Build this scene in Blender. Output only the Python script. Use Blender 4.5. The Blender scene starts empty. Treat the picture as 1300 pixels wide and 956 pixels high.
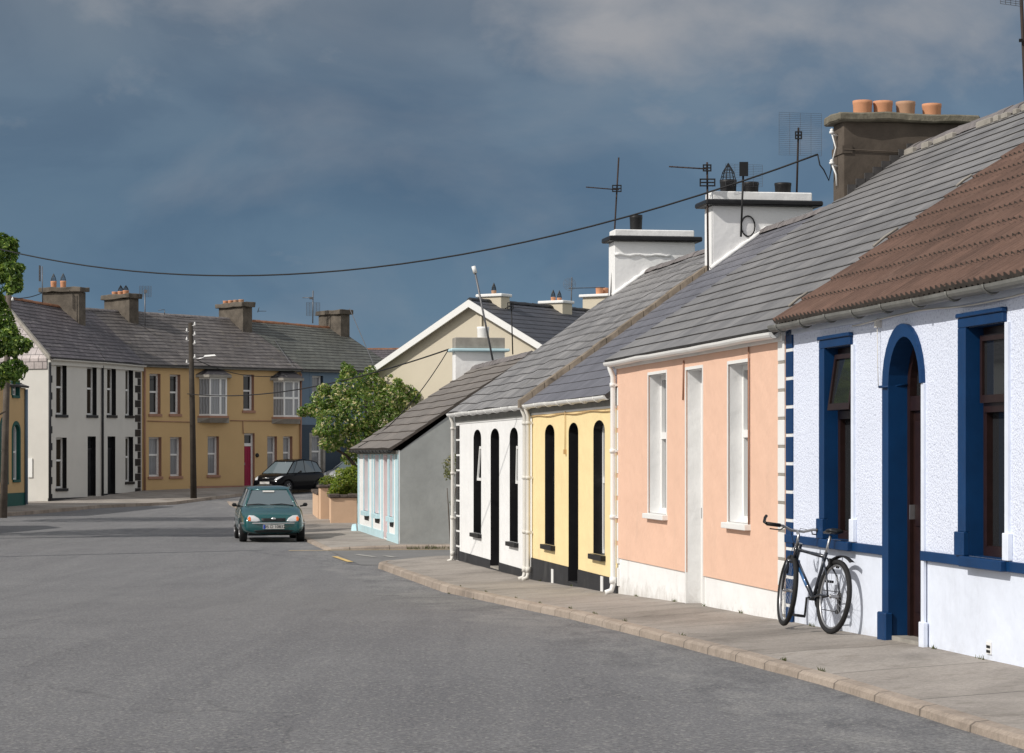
import bpy, bmesh, math, random
from mathutils import Vector, Matrix, noise as mnoise
rnd = random.Random(7)
sc = bpy.context.scene
COL = sc.collection
FPX, CX, HY, EYE = 3000.0, 650.0, 575.0, 1.6     # focal length in photo pixels, centre, horizon row, eye height

def px(x, y, Y):
    return Vector(((x-CX)*Y/FPX, Y, EYE+(HY-y)*Y/FPX))

def lerp_table(t, v):
    if v <= t[0][0]: return t[0][1]
    for (a, ha), (b, hb) in zip(t, t[1:]):
        if v <= b:
            k = (v-a)/(b-a)
            return ha+(hb-ha)*k
    return t[-1][1]
G_T = [(0,-1.45),(16.8,-1.53),(19.4,-1.55),(22.6,-1.62),(26.4,-1.69),(30,-1.80),(36.7,-1.97),(45,-2.04),(54,-2.07),(63,-2.06),(80,-2.05),(100,-2.0)]
R_T = [(-30,-1.45),(0,-1.6),(17,-1.665),(22,-1.755),(26.4,-1.855),(30,-1.965),(36.7,-2.16),(46,-2.24),(53,-2.19),(60,-2.20),(85,-2.20),(99,-2.17),(103,-2.0),(107,-1.84),(111,-1.72),(114,-1.6),(120,-1.5),(200,-1.2),(2000,-1.0)]
def Gh(Y): return EYE+lerp_table(G_T, Y)
def Rh(Y): return EYE+lerp_table(R_T, Y)
def roww(Y): return 3.22-(Y-19.35)/6.0            # the building line of the right-hand row
NX, NY = 0.98639, 0.16440                         # from the street into the row
def rowpt(Y, v):                                  # v metres out into the street from the building line at depth Y
    return Vector((roww(Y)-NX*v, Y-NY*v, 0))

# ---------------------------------------------------------------- materials
def nt(name):
    m = bpy.data.materials.new(name); m.use_nodes = True
    t = m.node_tree; t.nodes.clear()
    o = t.nodes.new('ShaderNodeOutputMaterial'); b = t.nodes.new('ShaderNodeBsdfPrincipled')
    t.links.new(b.outputs[0], o.inputs[0])
    return m, t, b
def N(t, typ, **kw):
    n = t.nodes.new(typ)
    for k, v in kw.items():
        if k in n.inputs: n.inputs[k].default_value = v
        else: setattr(n, k, v)
    return n
def coord(t, kind='Object', scale=(1,1,1)):
    c = N(t, 'ShaderNodeTexCoord'); mp = N(t, 'ShaderNodeMapping'); mp.inputs['Scale'].default_value = scale
    t.links.new(c.outputs[kind], mp.inputs[0]); return mp.outputs[0]
def ramp(t, fac, stops):
    r = N(t, 'ShaderNodeValToRGB'); e = r.color_ramp.elements
    while len(e) < len(stops): e.new(0.5)
    for i, (p, c) in enumerate(stops):
        e[i].position = p; e[i].color = (*c, 1) if len(c) == 3 else c
    t.links.new(fac, r.inputs[0]); return r.outputs[0]
def mix(t, fac, a, b, mode='MIX'):
    m = N(t, 'ShaderNodeMix', data_type='RGBA', blend_type=mode)
    for idx, v in ((0, fac), (6, a), (7, b)):
        if hasattr(v, 'is_linked') or isinstance(v, bpy.types.NodeSocket): t.links.new(v, m.inputs[idx])
        elif idx == 0: m.inputs[0].default_value = v
        else: m.inputs[idx].default_value = (*v, 1)
    return m.outputs[2]
def noise(t, vec, scale, detail=4, rough=0.55, dist=0):
    n = N(t, 'ShaderNodeTexNoise'); n.inputs['Scale'].default_value = scale; n.inputs['Detail'].default_value = detail
    n.inputs['Roughness'].default_value = rough; n.inputs['Distortion'].default_value = dist
    t.links.new(vec, n.inputs['Vector']); return n.outputs['Fac']
def bump(t, b, h, strength, dist=0.02):
    bp = N(t, 'ShaderNodeBump'); bp.inputs['Strength'].default_value = strength; bp.inputs['Distance'].default_value = dist
    t.links.new(h, bp.inputs['Height']); t.links.new(bp.outputs[0], b.inputs['Normal'])
def scl(c, k): return tuple(min(1, x*k) for x in c)

def plain(name, col, rough=0.7, var=0.12, scale=2.0, bstr=0.15, bscale=30, spec=0.3, metal=0, coat=0, stain=None, stain_amt=0.0, streak=False, dirt=None, wavy=False):
    m, t, b = nt(name); v = coord(t)
    n = noise(t, v, scale, 6, 0.6)
    c = ramp(t, n, [(0.3, scl(col, 1-var)), (0.7, scl(col, 1+var))])
    if stain:
        v2 = coord(t, scale=(1, 1, 0.25)) if streak else v
        s = noise(t, v2, 2.6 if streak else 1.3, 8, 0.72, 0.4)
        f = ramp(t, s, [(0.56, (0,0,0)), (0.78, (stain_amt,)*3)])
        c = mix(t, f, c, stain)
    if dirt:      # mud splash and lichen of irregular outline along the foot of a wall
        sp_ = N(t, 'ShaderNodeSeparateXYZ'); t.links.new(v, sp_.inputs[0])
        dn = noise(t, v, 5.0, 9, 0.75, 0.3); a1 = N(t, 'ShaderNodeMath', operation='MULTIPLY_ADD'); t.links.new(dn, a1.inputs[0]); a1.inputs[1].default_value = -0.9; t.links.new(sp_.outputs['Z'], a1.inputs[2])
        f = ramp(t, a1.outputs[0], [(0.0, (dirt[1],)*3), (0.12, (0,0,0))]) if False else None
        mr = N(t, 'ShaderNodeMapRange'); mr.inputs['From Min'].default_value = -0.56; mr.inputs['From Max'].default_value = -0.34; mr.inputs['To Min'].default_value = dirt[1]; mr.inputs['To Max'].default_value = 0.0
        t.links.new(a1.outputs[0], mr.inputs['Value']); c = mix(t, mr.outputs[0], c, dirt[0])
    t.links.new(c, b.inputs['Base Color'])
    b.inputs['Roughness'].default_value = rough; b.inputs['Specular IOR Level'].default_value = spec
    b.inputs['Metallic'].default_value = metal; b.inputs['Coat Weight'].default_value = coat
    if wavy:
        h1 = noise(t, v, 2.2, 3, 0.5); h2 = noise(t, v, bscale, 4, 0.6); ad = N(t, 'ShaderNodeMath', operation='MULTIPLY_ADD'); t.links.new(h2, ad.inputs[0]); ad.inputs[1].default_value = 0.12; t.links.new(h1, ad.inputs[2])
        bump(t, b, ad.outputs[0], 0.55, 0.05)
    elif bstr: bump(t, b, noise(t, v, bscale, 4, 0.6), bstr, 0.01)
    return m

def pebble(name, col, dark):
    m, t, b = nt(name); v = coord(t)
    vo = N(t, 'ShaderNodeTexVoronoi'); vo.inputs['Scale'].default_value = 62; t.links.new(v, vo.inputs['Vector'])
    n = noise(t, v, 40, 3, 0.7)
    f = ramp(t, n, [(0.36, (1,1,1)), (0.46, (0,0,0))])
    c = mix(t, f, col, dark)
    w = ramp(t, noise(t, v, 1.2, 5, 0.6), [(0.3, (0.93,)*3), (0.7, (1,1,1))])
    c = mix(t, 1.0, c, w, 'MULTIPLY')
    t.links.new(c, b.inputs['Base Color']); b.inputs['Roughness'].default_value = 0.75
    ad = N(t, 'ShaderNodeMath', operation='SUBTRACT'); t.links.new(n, ad.inputs[0]); t.links.new(vo.outputs['Distance'], ad.inputs[1])
    bump(t, b, ad.outputs[0], 0.55, 0.010)
    return m

def slate(name, c1, c2, mortar, bw=0.32, bh=0.25, moss=None, moss_amt=0.0, rough=0.55, msize=0.006, patchy=0.25):
    m, t, b = nt(name); v = coord(t, 'UV')
    br = N(t, 'ShaderNodeTexBrick'); br.inputs['Scale'].default_value = 1
    br.inputs['Color1'].default_value = (*c1, 1); br.inputs['Color2'].default_value = (*c2, 1); br.inputs['Mortar'].default_value = (*mortar, 1)
    br.inputs['Mortar Size'].default_value = msize; br.inputs['Mortar Smooth'].default_value = 0.3; br.inputs['Bias'].default_value = -0.1
    br.inputs['Brick Width'].default_value = bw; br.inputs['Row Height'].default_value = bh
    t.links.new(v, br.inputs['Vector'])
    c = br.outputs['Color']
    o = coord(t)
    w = ramp(t, noise(t, o, 0.9, 7, 0.65, 0.5), [(0.3, (1-patchy,)*3), (0.72, (1+patchy*0.6,)*3)])
    c = mix(t, 1.0, c, w, 'MULTIPLY')
    w2 = ramp(t, noise(t, coord(t, 'UV', (6, 1.2, 1)), 3.0, 8, 0.75), [(0.3, (0.70,)*3), (0.7, (1.2,)*3)])
    c = mix(t, 1.0, c, w2, 'MULTIPLY')
    if moss:
        f = ramp(t, noise(t, o, 2.3, 8, 0.75), [(0.55, (0,0,0)), (0.72, (moss_amt,)*3)])
        c = mix(t, f, c, moss)
    t.links.new(c, b.inputs['Base Color']); b.inputs['Roughness'].default_value = rough; b.inputs['Specular IOR Level'].default_value = 0.35
    bump(t, b, noise(t, o, 22, 5, 0.7), 0.35, 0.012)
    return m

def glassy(name, col=(0.02,0.022,0.025), rough=0.04, curtain=None, cs=22):
    m, t, b = nt(name)
    if curtain:
        v = coord(t)
        wv = N(t, 'ShaderNodeTexWave', wave_type='BANDS', bands_direction='X'); wv.inputs['Scale'].default_value = cs/6.0
        wv.inputs['Distortion'].default_value = 2.5; wv.inputs['Detail'].default_value = 2; t.links.new(v, wv.inputs[0])
        c = ramp(t, wv.outputs['Fac'], [(0.0, scl(curtain, 0.55)), (1.0, curtain)])
        t.links.new(c, b.inputs['Base Color'])
        b.inputs['Roughness'].default_value = 0.5; b.inputs['Coat Weight'].default_value = 1.0; b.inputs['Coat Roughness'].default_value = 0.02
    else:
        b.inputs['Base Color'].default_value = (*col, 1); b.inputs['Roughness'].default_value = rough; b.inputs['Specular IOR Level'].default_value = 0.6
    return m

M = {}
M['peb'] = pebble('pale_blue_pebbledash', (0.74,0.79,0.93), (0.50,0.54,0.68))
M['paleblue'] = plain('pale_blue_render', (0.71,0.76,0.87), 0.6, 0.04, 1.5, 0.1, 12, stain=(0.5,0.52,0.58), stain_amt=0.4, streak=True, dirt=((0.42,0.41,0.40), 0.4), wavy=True)
M['blue'] = plain('deep_blue_paint', (0.0015,0.034,0.115), 0.5, 0.15, 3, 0.1, 20)
M['peach'] = plain('peach_render', (0.76,0.50,0.375), 0.75, 0.035, 0.8, 0.12, 18, stain=(0.60,0.42,0.32), stain_amt=0.55, streak=True, wavy=True)
M['white'] = plain('white_render', (0.82,0.82,0.82), 0.65, 0.03, 1.5, 0.15, 14, stain=(0.60,0.59,0.57), stain_amt=0.45, streak=True, dirt=((0.40,0.37,0.33), 0.5), wavy=True)
M['whitep'] = plain('white_paint', (0.8,0.8,0.79), 0.45, 0.03, 3, 0.05, 20, stain=(0.55,0.53,0.5), stain_amt=0.35)
M['cream_metal'] = plain('cream_pipe_paint', (0.66,0.64,0.60), 0.45, 0.06, 3, 0.05, 20, stain=(0.35,0.3,0.25), stain_amt=0.4)
M['yellow'] = plain('pale_yellow_render', (0.86,0.69,0.38), 0.7, 0.03, 1, 0.12, 16, stain=(0.72,0.55,0.34), stain_amt=0.5, streak=True, wavy=True)
M['black'] = plain('black_gloss_paint', (0.012,0.012,0.014), 0.4, 0.2, 5, 0.1, 20, stain=(0.05,0.05,0.05), stain_amt=0.5)
M['blackm'] = plain('black_masonry_paint', (0.025,0.026,0.03), 0.6, 0.2, 5, 0.15, 20, stain=(0.09,0.09,0.09), stain_amt=0.6)
M['brown'] = plain('mahogany_stained_timber', (0.020,0.009,0.008), 0.4, 0.25, 9, 0.05, 40)
M['greywall'] = plain('grey_cement_render', (0.36,0.37,0.36), 0.85, 0.16, 1.1, 0.5, 9, stain=(0.5,0.5,0.48), stain_amt=0.5)
M['ltblue'] = plain('sky_blue_trim_paint', (0.50,0.69,0.75), 0.5, 0.08, 4, 0.05, 20, stain=(0.6,0.66,0.68), stain_amt=0.5)
M['pinkish'] = plain('pale_pink_shutter_paint', (0.72,0.63,0.64), 0.6, 0.05, 3, 0.05, 20)
M['cream'] = plain('cream_render', (0.60,0.54,0.43), 0.75, 0.04, 0.8, 0.1, 12)
M['pinkwall'] = plain('pink_gable_render', (0.55,0.36,0.30), 0.75, 0.06, 1, 0.1, 12)
M['farwhite'] = plain('off_white_render', (0.61,0.595,0.56), 0.7, 0.05, 0.9, 0.1, 12, stain=(0.5,0.5,0.48), stain_amt=0.3, streak=True)
M['ochre'] = plain('ochre_render', (0.57,0.39,0.195), 0.75, 0.05, 0.7, 0.1, 12, stain=(0.50,0.34,0.18), stain_amt=0.5, streak=True)
M['terracotta_trim'] = plain('dusky_pink_trim', (0.36,0.20,0.14), 0.7, 0.08, 2, 0.05, 20)
M['slateblue'] = plain('slate_blue_render', (0.14,0.20,0.27), 0.75, 0.06, 1, 0.1, 12)
M['darkblue'] = plain('dark_slate_blue_render', (0.045,0.065,0.09), 0.75, 0.08, 1, 0.1, 12)
M['green'] = plain('bottle_green_paint', (0.01,0.09,0.075), 0.5, 0.1, 3, 0.05, 20)
M['reddoor'] = plain('crimson_door_paint', (0.30,0.01,0.05), 0.35, 0.08, 3, 0.02, 20)
M['stucco_ch'] = plain('weathered_brown_render', (0.095,0.077,0.062), 0.9, 0.25, 2.5, 0.6, 12, stain=(0.05,0.045,0.04), stain_amt=0.8)
M['oldstone'] = plain('lichened_chimney_render', (0.115,0.098,0.08), 0.9, 0.35, 2.5, 0.6, 6, stain=(0.06,0.055,0.05), stain_amt=0.9)
M['capstone'] = plain('mossy_concrete_cap', (0.17,0.155,0.12), 0.95, 0.3, 9, 0.9, 25, stain=(0.06,0.06,0.03), stain_amt=0.8)
M['pot'] = plain('terracotta_pot', (0.56,0.27,0.15), 0.75, 0.12, 5, 0.1, 30, stain=(0.25,0.17,0.12), stain_amt=0.5)
M['potbuff'] = plain('buff_clay_pot', (0.42,0.25,0.16), 0.75, 0.12, 5, 0.1, 30, stain=(0.2,0.15,0.1), stain_amt=0.5)
M['gutgrey'] = plain('grey_cast_gutter', (0.17,0.17,0.16), 0.55, 0.2, 4, 0.15, 20, stain=(0.08,0.07,0.06), stain_amt=0.7)
M['gutblack'] = plain('dark_gutter', (0.03,0.032,0.035), 0.4, 0.2, 4, 0.1, 20)
M['concrete'] = plain('bare_cement', (0.30,0.28,0.25), 0.9, 0.2, 4, 0.4, 20)
M['coping'] = plain('weathered_verge_coping', (0.20,0.165,0.13), 0.9, 0.35, 6, 0.6, 12, stain=(0.07,0.06,0.05), stain_amt=0.9)
M['ridge'] = plain('grey_ridge_tile', (0.17,0.155,0.155), 0.85, 0.3, 5, 0.4, 15, stain=(0.4,0.38,0.36), stain_amt=0.7)
M['ridgered'] = plain('red_ridge_tile', (0.22,0.105,0.06), 0.85, 0.3, 5, 0.4, 15, stain=(0.12,0.08,0.06), stain_amt=0.7)
M['metal'] = plain('grey_aerial_metal', (0.16,0.16,0.17), 0.5, 0.2, 5, 0, metal=0.5)
M['rust'] = plain('rusty_mast_steel', (0.035,0.022,0.018), 0.7, 0.3, 8, 0)
M['darkmetal'] = plain('blackened_metal', (0.012,0.012,0.013), 0.5, 0.2, 5, 0)
M['cable'] = plain('black_cable', (0.012,0.012,0.013), 0.6, 0.1, 5, 0)
M['pole'] = plain('creosoted_pole_wood', (0.045,0.037,0.03), 0.85, 0.3, 3, 0.4, 15)
M['polegrey'] = plain('grey_weathered_pole_wood', (0.12,0.10,0.085), 0.85, 0.3, 3, 0.4, 15)
M['gwall'] = plain('peach_garden_wall_render', (0.64,0.44,0.30), 0.8, 0.07, 2, 0.15, 15, stain=(0.42,0.28,0.2), stain_amt=0.5)
M['gcap'] = plain('rough_dark_stone_coping', (0.10,0.08,0.07), 0.95, 0.4, 9, 1.0, 12)
M['glass'] = glassy('dark_window_glass')
M['glass_net'] = glassy('net_curtained_glass', curtain=(0.30,0.31,0.33))
M['glass_blind'] = glassy('blind_behind_glass', curtain=(0.16,0.17,0.18), cs=60)
M['glass_warm'] = glassy('dim_warm_glass', (0.045,0.035,0.025))
M['doorwhite'] = plain('white_upvc_door', (0.75,0.75,0.74), 0.35, 0.02, 3, 0)
M['rubber'] = plain('tyre_rubber', (0.016,0.016,0.017), 0.75, 0.15, 12, 0.2, 60)
M['slate_hang'] = slate('hung_pale_slate', (0.52,0.46,0.45), (0.40,0.36,0.36), (0.17,0.15,0.15), 0.42, 0.34, msize=0.022)
M['slate_peach'] = slate('large_grey_slates', (0.225,0.22,0.222), (0.17,0.167,0.172), (0.10,0.098,0.10), 0.46, 0.25, msize=0.006, moss=(0.30,0.29,0.27), moss_amt=0.4, patchy=0.25)
M['slate_yellow'] = slate('smooth_blue_grey_slates', (0.16,0.16,0.185), (0.125,0.125,0.145), (0.05,0.05,0.06), 0.3, 0.25, msize=0.005, patchy=0.15)
M['slate_white'] = slate('worn_mossy_slates', (0.28,0.272,0.272), (0.18,0.175,0.178), (0.05,0.047,0.045), 0.3, 0.28, msize=0.011, moss=(0.06,0.058,0.045), moss_amt=0.8, patchy=0.3)
M['slate_far'] = slate('old_lichened_slates', (0.155,0.14,0.135), (0.10,0.09,0.09), (0.05,0.045,0.045), 0.35, 0.30, msize=0.012, moss=(0.22,0.19,0.14), moss_amt=0.6, patchy=0.35)
M['slate_far2'] = slate('purple_grey_slates', (0.13,0.115,0.125), (0.09,0.08,0.09), (0.04,0.036,0.04), 0.35, 0.30, msize=0.012, moss=(0.36,0.34,0.33), moss_amt=0.6, patchy=0.35)
M['slate_far3'] = slate('green_grey_slates', (0.125,0.13,0.115), (0.09,0.093,0.085), (0.04,0.04,0.038), 0.35, 0.30, msize=0.012, moss=(0.2,0.19,0.15), moss_amt=0.5, patchy=0.3)
M['slate_cream'] = slate('new_blue_black_slates', (0.075,0.078,0.095), (0.06,0.062,0.075), (0.025,0.026,0.03), 0.35, 0.30, msize=0.01, patchy=0.1)
M['tile_cott'] = slate('grey_brown_concrete_tiles', (0.22,0.195,0.175), (0.18,0.16,0.145), (0.08,0.068,0.06), 0.34, 0.38, msize=0.006, moss=(0.25,0.22,0.19), moss_amt=0.5, patchy=0.2)
M['tile_blue'] = slate('brown_roll_tiles', (0.150,0.090,0.070), (0.112,0.068,0.054), (0.06,0.036,0.03), 0.33, 0.33, msize=0.004, moss=(0.30,0.22,0.18), moss_amt=0.22, patchy=0.2, rough=0.85)
M['tile_edge'] = plain('tile_edge', (0.085,0.072,0.063), 0.95, 0.3, 6, 0)
M['slate_edge'] = plain('dark_slate_edge', (0.062,0.059,0.059), 0.95, 0.3, 6, 0)  # darker colour for course steps, verges and roof undersides

def asphalt():
    m, t, b = nt('worn_asphalt'); v = coord(t)
    base = ramp(t, noise(t, v, 0.35, 6, 0.6, 0.4), [(0.3, (0.163,0.163,0.171)), (0.7, (0.189,0.189,0.196))])
    # worn wheel tracks running with the street
    vt = coord(t, scale=(0.8, 0.04, 1)); tr = noise(t, vt, 2.2, 4, 0.5, 0.9)
    c = mix(t, 1.0, base, ramp(t, tr, [(0.38, (0.92,0.92,0.93)), (0.60, (1.03,1.03,1.03))]), 'MULTIPLY')
    # strip beside the right-hand kerb: patched, paler and darker
    sp_ = N(t, 'ShaderNodeSeparateXYZ'); t.links.new(v, sp_.inputs[0])
    a = N(t, 'ShaderNodeMath', operation='MULTIPLY_ADD'); t.links.new(sp_.outputs['Y'], a.inputs[0]); a.inputs[1].default_value = -1/6.0; a.inputs[2].default_value = 6.445
    d = N(t, 'ShaderNodeMath', operation='SUBTRACT'); t.links.new(a.outputs[0], d.inputs[0]); t.links.new(sp_.outputs['X'], d.inputs[1])
    dn = N(t, 'ShaderNodeMath', operation='MULTIPLY_ADD'); t.links.new(noise(t, v, 0.9, 6, 0.65), dn.inputs[0]); dn.inputs[1].default_value = 1.6; t.links.new(d.outputs[0], dn.inputs[2])
    mr = N(t, 'ShaderNodeMapRange'); mr.inputs['From Min'].default_value = 3.15; mr.inputs['From Max'].default_value = 3.35; mr.inputs['To Min'].default_value = 0.75; mr.inputs['To Max'].default_value = 0.0; t.links.new(dn.outputs[0], mr.inputs['Value'])
    st = ramp(t, noise(t, coord(t, scale=(1.2, 0.5, 1)), 1.6, 8, 0.7, 0.5), [(0.36, (0.125,0.126,0.134)), (0.5, (0.19,0.19,0.196)), (0.66, (0.25,0.247,0.245))])
    c = mix(t, mr.outputs[0], c, st)
    pt = ramp(t, noise(t, coord(t, scale=(1, 0.4, 1)), 0.8, 7, 0.7), [(0.62, (0,0,0)), (0.67, (0.22,)*3)])
    c = mix(t, pt, c, (0.24,0.235,0.228))
    fine = ramp(t, noise(t, v, 34, 6, 0.9), [(0.34, (0.42,)*3), (0.5, (0.98,)*3), (0.66, (1.65,1.62,1.56))])
    c = mix(t, 1.0, c, fine, 'MULTIPLY')
    chips = N(t, 'ShaderNodeTexVoronoi'); chips.inputs['Scale'].default_value = 55; t.links.new(v, chips.inputs['Vector'])
    cc_ = N(t, 'ShaderNodeSeparateXYZ'); t.links.new(chips.outputs['Color'], cc_.inputs[0])
    c = mix(t, ramp(t, cc_.outputs[0], [(0.90, (0,0,0)), (0.93, (0.55,)*3)]), c, (0.36,0.35,0.33))
    vo = N(t, 'ShaderNodeTexVoronoi', feature='DISTANCE_TO_EDGE'); vo.inputs['Scale'].default_value = 0.3
    dv = N(t, 'ShaderNodeVectorMath', operation='ADD'); nz = N(t, 'ShaderNodeTexNoise'); nz.inputs['Scale'].default_value = 1.2; nz.inputs['Detail'].default_value = 6
    t.links.new(v, nz.inputs['Vector']); t.links.new(nz.outputs['Color'], dv.inputs[0]); t.links.new(v, dv.inputs[1]); t.links.new(dv.outputs[0], vo.inputs['Vector'])
    cr = ramp(t, vo.outputs['Distance'], [(0.0, (0.55,0.55,0.55)), (0.005, (1,1,1))])
    c = mix(t, 0.55, c, mix(t, 1.0, c, cr, 'MULTIPLY'))
    t.links.new(c, b.inputs['Base Color']); b.inputs['Roughness'].default_value = 0.88; b.inputs['Specular IOR Level'].default_value = 0.2
    bump(t, b, noise(t, v, 50, 5, 0.85), 0.7, 0.014)
    return m
def concrete_pave(name, base, joint=1.2, dark=0.55):
    m, t, b = nt(name); v = coord(t)
    c = ramp(t, noise(t, v, 0.7, 8, 0.68, 0.6), [(0.3, scl(base, 0.66)), (0.5, base), (0.72, scl(base, 1.22))])
    fine = ramp(t, noise(t, v, 30, 5, 0.8), [(0.3, (0.75,)*3), (0.7, (1.2,)*3)])
    c = mix(t, 1.0, c, fine, 'MULTIPLY')
    u = coord(t, 'UV')
    br = N(t, 'ShaderNodeTexBrick'); br.offset = 0.0
    br.inputs['Scale'].default_value = 1; br.inputs['Color1'].default_value = (1,1,1,1); br.inputs['Color2'].default_value = (0.86,0.85,0.84,1)
    br.inputs['Mortar'].default_value = (dark*0.8,)*3+(1,); br.inputs['Mortar Size'].default_value = 0.018; br.inputs['Mortar Smooth'].default_value = 0.5
    br.inputs['Brick Width'].default_value = joint; br.inputs['Row Height'].default_value = 9.0
    t.links.new(u, br.inputs['Vector'])
    c = mix(t, 1.0, c, br.outputs['Color'], 'MULTIPLY')
    st = ramp(t, noise(t, v, 2.2, 8, 0.75), [(0.55, (1,1,1)), (0.75, (0.62,0.6,0.57))])
    c = mix(t, 1.0, c, st, 'MULTIPLY')
    t.links.new(c, b.inputs['Base Color']); b.inputs['Roughness'].default_value = 0.9; b.inputs['Specular IOR Level'].default_value = 0.2
    bump(t, b, noise(t, v, 25, 6, 0.75), 0.5, 0.012)
    return m
M['asphalt'] = asphalt()
M['pave'] = concrete_pave('weathered_concrete_paving', (0.33,0.300,0.272), 1.9)
M['kerb'] = concrete_pave('pinkish_kerbstone', (0.375,0.315,0.265), 0.9)
M['lane'] = plain('pale_patched_asphalt', (0.185,0.183,0.182), 0.9, 0.15, 0.8, 0.5, 50, stain=(0.11,0.11,0.115), stain_amt=0.8)
M['lineyel'] = plain('worn_yellow_line_paint', (0.62,0.44,0.18), 0.8, 0.2, 6, 0.1, 30, stain=(0.2,0.18,0.15), stain_amt=1.0)
M['linewhite'] = plain('worn_white_line_paint', (0.42,0.41,0.38), 0.8, 0.2, 6, 0.1, 30, stain=(0.2,0.19,0.18), stain_amt=0.9)
M['grass'] = plain('rough_grass_ground', (0.06,0.08,0.03), 0.95, 0.35, 0.6, 0.6, 8)

def leafmat(name, c1, c2, tip, tip_amt=0.6):
    m, t, b = nt(name); v = coord(t)
    at = N(t, 'ShaderNodeAttribute', attribute_name='tint')
    c = ramp(t, at.outputs['Fac'], [(0.0, c1), (0.45, c2), (0.72, c2), (1.0, tip)])
    big = ramp(t, noise(t, v, 1.3, 3, 0.5), [(0.3, (0.75,)*3), (0.7, (1.15,)*3)])
    c = mix(t, 1.0, c, big, 'MULTIPLY')
    t.links.new(c, b.inputs['Base Color']); b.inputs['Roughness'].default_value = 0.45; b.inputs['Specular IOR Level'].default_value = 0.4
    tr = N(t, 'ShaderNodeBsdfTranslucent'); t.links.new(mix(t, 1.0, c, (1.6,1.7,0.7), 'MULTIPLY'), tr.inputs[0])
    ms = N(t, 'ShaderNodeMixShader'); ms.inputs[0].default_value = 0.28
    o = [n for n in t.nodes if n.type == 'OUTPUT_MATERIAL'][0]
    t.links.new(b.outputs[0], ms.inputs[1]); t.links.new(tr.outputs[0], ms.inputs[2]); t.links.new(ms.outputs[0], o.inputs[0])
    return m
M['leaf_a'] = leafmat('glossy_mixed_green_leaves', (0.045,0.10,0.02), (0.16,0.25,0.05), (0.72,0.62,0.38))
M['leaf_b'] = leafmat('dark_green_leaves', (0.025,0.06,0.014), (0.11,0.19,0.035), (0.42,0.52,0.14))
M['leaf_c'] = leafmat('hedge_green_leaves', (0.05,0.11,0.012), (0.20,0.27,0.03), (0.42,0.40,0.08))
M['leaf_d'] = leafmat('dry_olive_leaves', (0.10,0.11,0.05), (0.20,0.21,0.10), (0.3,0.26,0.14))
M['bark'] = plain('grey_brown_bark', (0.09,0.07,0.055), 0.9, 0.3, 6, 0.8, 15)

def paint(name, col, rough=0.25, metal=0.25, coat=0.8):
    m, t, b = nt(name)
    b.inputs['Base Color'].default_value = (*col, 1); b.inputs['Roughness'].default_value = rough; b.inputs['Metallic'].default_value = metal
    b.inputs['Coat Weight'].default_value = coat; b.inputs['Coat Roughness'].default_value = 0.04; b.inputs['Specular IOR Level'].default_value = 0.5 if coat > .5 else 0.1
    v = coord(t); f = ramp(t, noise(t, v, 5, 6, 0.7), [(0.35, (rough,)*3), (0.7, (rough+0.08,)*3)]); t.links.new(f, b.inputs['Roughness'])
    return m
M['carteal'] = paint('teal_metallic_car_paint', (0.002,0.075,0.08), 0.16, 0.2)
M['carblack'] = paint('black_car_paint', (0.002,0.002,0.003), 0.12, 0.0, 0.05)
M['carsilver'] = paint('silver_car_paint', (0.50,0.52,0.55), 0.3, 0.4)
M['carglass'] = glassy('car_window_glass', (0.11,0.14,0.155), 0.03)
M['carlamp'] = glassy('clear_headlamp_lens', (0.55,0.56,0.58), 0.12)
M['orange'] = plain('amber_lens', (0.75,0.16,0.03), 0.2, 0.02, 4, 0)
M['chrome'] = plain('bright_trim', (0.6,0.6,0.6), 0.25, 0.03, 4, 0, metal=0.8)
M['plate'] = plain('number_plate_white', (0.55,0.54,0.52), 0.5, 0.03, 4, 0)
M['euro'] = plain('number_plate_blue_band', (0.02,0.07,0.4), 0.5, 0.03, 4, 0)
M['plasticblack'] = plain('black_plastic', (0.012,0.012,0.013), 0.5, 0.1, 6, 0)
M['wheelrim'] = plain('grey_alloy_rim', (0.35,0.35,0.36), 0.35, 0.1, 6, 0, metal=0.5)
M['bikeframe'] = paint('blue_black_bicycle_paint', (0.008,0.012,0.022), 0.25, 0.1)
M['bikeblue'] = paint('blue_frame_decal', (0.03,0.12,0.3), 0.3, 0.1)
M['alu'] = plain('dull_aluminium', (0.42,0.42,0.43), 0.35, 0.1, 9, 0, metal=0.8)
M['saddle'] = plain('saddle_vinyl', (0.02,0.022,0.026), 0.35, 0.1, 9, 0)

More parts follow.
